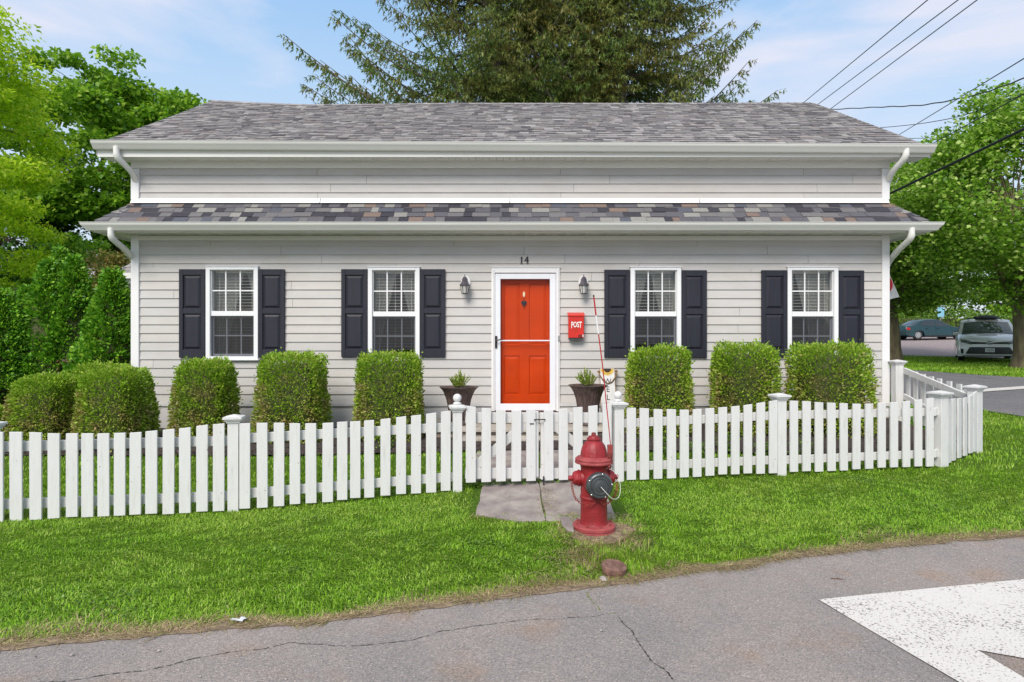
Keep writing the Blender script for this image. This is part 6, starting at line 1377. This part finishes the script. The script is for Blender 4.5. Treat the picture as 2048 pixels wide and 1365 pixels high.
for s in (-1, 1):
    side('window', [(-.28, .95), (-1.20, .97), (-1.42, 1.02), (-1.10, 1.27), (-.85, 1.32), (-.28, 1.345)], CARGL, s); side('window', [(-.20, .95), (.78, .93), (.88, .945), (.20, 1.27), (.02, 1.32), (-.20, 1.345)], CARGL, s)
    side('side_moulding', [(-2.3, .50), (2.3, .50), (2.3, .55), (-2.3, .55)], PLASTK, s, .010); side('sill', [(-1.02, .19), (.96, .19), (.96, .30), (-1.02, .30)], PLASTK, s)
    side('door_seam', [(-.245, .30), (-.235, .30), (-.235, .93), (-.245, .93)], PLASTK, s, .004); side('door_seam', [(.93, .30), (.94, .30), (.94, .90), (.93, .90)], PLASTK, s, .004)
    side('headlight', [(2.15, .60), (2.38, .58), (2.32, .68), (2.12, .72)], LAMPG, s); side('tail_lamp', [(-2.36, .70), (-2.10, .72), (-2.12, .86), (-2.34, .86)], REDLENS, s)
    side('door_handle', [(-.95, .80), (-.80, .80), (-.80, .825), (-.95, .825)], PLASTK, s, .02); side('door_handle', [(0.0, .80), (-.15, .80), (-.15, .825), (0, .825)], PLASTK, s, .02)
mb = MB(); mb.grid([[D(x+.0, y, z+.006) for x, z in ((.90, .955), (.55, 1.145), (.24, 1.31))] for y in (-.70, -.4, 0, .4, .70)]); mb.build('windscreen', CARGL, t, fix=False)
mb = MB(); mb.grid([[D(x, y, z+.008) for x, z in ((-1.80, 1.01), (-1.5, 1.16), (-1.28, 1.265))] for y in (-.70, -.4, 0, .4, .70)]); mb.build('rear_window', CARGL, t, fix=False)
# white van seen from the front
wr = .34
vp = [(-2.45, .30)] + arc(-1.50, .40, .33) + [(-1.0, .20), (1.05, .20)] + arc(1.50, .40, .33) + [(2.0, .20), (2.45, .20), (2.56, .30), (2.57, .50), (2.53, .68), (2.42, .80), (2.28, .88), (1.9, .99), (1.35, 1.10), (1.15, 1.14), (.70, 1.40), (.30, 1.62), (.10, 1.70), (-.3, 1.74), (-1.4, 1.75), (-2.2, 1.70), (-2.42, 1.45), (-2.52, .95), (-2.55, .6)]
def fxv(z): return float(np.interp(z, [.2, .30, .50, .68, .80, .88, .99, 1.10, 1.14, 1.40, 1.62, 1.70], [2.45, 2.56, 2.57, 2.53, 2.42, 2.28, 1.9, 1.35, 1.15, .70, .30, .10]))
VX, VY = 19.9, 26.3; vloc = (VX, VY, gz(VX, VY))
t, D, side, front, M = make_car('white minivan facing the street, half behind the right tree trunk', vloc, math.atan2(-VY, -VX)+.06, vp, .99, 5.1, (1.0, .20, .75), (.42, .15, .05, fxv), PAINTW, (-1.50, 1.50), wr, 'parked_van', 'van')
front('lower_grille', -.78, .78, lambda y: .30+.0*abs(y), lambda y: .30+.27*min(1, max(0, (.80-abs(y))/.14)) if abs(y) > .66 else .57, PLASTK, .012, 28)
for k in range(5): front('grille_bar', -.66+.02*0, .66, lambda y, k=k: .325+.045*k, lambda y, k=k: .335+.045*k, DGREY, .02)
front('upper_grille', -.60, .60, lambda y: .685+.02*abs(y), lambda y: .745+.06*abs(y), PLASTK, .012, 20)
front('grille_bar', -.58, .58, lambda y: .715+.045*abs(y), lambda y: .724+.045*abs(y), CHROME, .02, 20)
for s in (-1, 1):
    a, b = sorted((s*.60, s*.93)); front('headlight', a, b, lambda y: .69+.13*(abs(y)-.60)/.33-.02, lambda y: .79+.13*(abs(y)-.60)/.33+.01, LAMPG, .014)
    a, b = sorted((s*.86, s*.95)); front('fog_recess', a, b, lambda y: .28, lambda y: .50, PLASTK, .010)
    side('window', [(-.2, 1.12), (.95, 1.10), (.35, 1.56), (-.2, 1.60)], CARGL, s); side('window', [(-.28, 1.12), (-1.35, 1.12), (-1.35, 1.60), (-.28, 1.60)], CARGL, s); side('window', [(-1.43, 1.14), (-2.3, 1.16), (-2.2, 1.58), (-1.43, 1.60)], CARGL, s)
front('bumper_lip', -.88, .88, lambda y: .205, lambda y: .235, PLASTK, .012)
front('windscreen', -.86, .86, lambda y: 1.155-.02*abs(y), lambda y: 1.63-.04*abs(y), mat('windscreen_glass', (.10, .12, .13), .03, .5, 2.5, spec=1.0), .012, 14)
front('wiper_cowl', -.86, .86, lambda y: 1.12-.02*abs(y), lambda y: 1.16-.02*abs(y), PLASTK, .016)
pl_ = front('licence_plate', -.155, .155, lambda y: .375, lambda y: .525, mat('plate_white', (.62, .64, .62), .4), .03)
text_mesh('KNK-5090', .085, mat('plate_ink', (.05, .07, .14), .5), pl_, lambda u, v, w: D(fxv(.45)+.036, u, .45+v), sx=.62)
em = MB(); c0 = (.0, .735)
for (rx, rz, ox, oz) in ((.105, .070, 0, 0), (.035, .064, 0, 0), (.085, .026, 0, .028)):
    em.tube([D(fxv(.73)+.045, ox+rx*math.cos(a), .728+oz+rz*math.sin(a)) for a in np.linspace(0, 2*math.pi, 25)], .009, 5, cap=False)
em.build('emblem', CHROME, t)
mb = MB()
for s in (-1, 1): mb.bar(D(-1.8, s*.72, 1.80), D(.0, s*.72, 1.79), .04, .035)
mb.build('roof_rack', PLASTK, t)
bx = thing('roof_cargo', 'dark low cargo bag strapped on the roof of the white minivan', 'cargo bag', D(-.6, .1, 1.77)); mb = MB(); rows = []
for i in range(9):
    a = math.pi*i/8; rows.append([D(-.6+(.85)*math.cos(a)*k_, .1+yy, 1.76+.16*math.sin(a)*(1-.35*(yy/.5)**2)) for yy, k_ in ((-.5, .85), (-.3, 1), (0, 1), (.3, 1), (.5, .85))])
mb.grid(rows); mb.build('bag', mat('dark_canvas', (.05, .052, .06), .8, .3, 12), bx, smooth=True, fix=False)
for s in (-1, 1):
    mb = MB(); mb.lathe([(.02, -.08), (.09, -.05), (.10, .02), (.06, .07), (.01, .08)], D(.75, s*1.06, 1.16), 12); mb.build('wing_mirror', PAINTW, t, smooth=True)
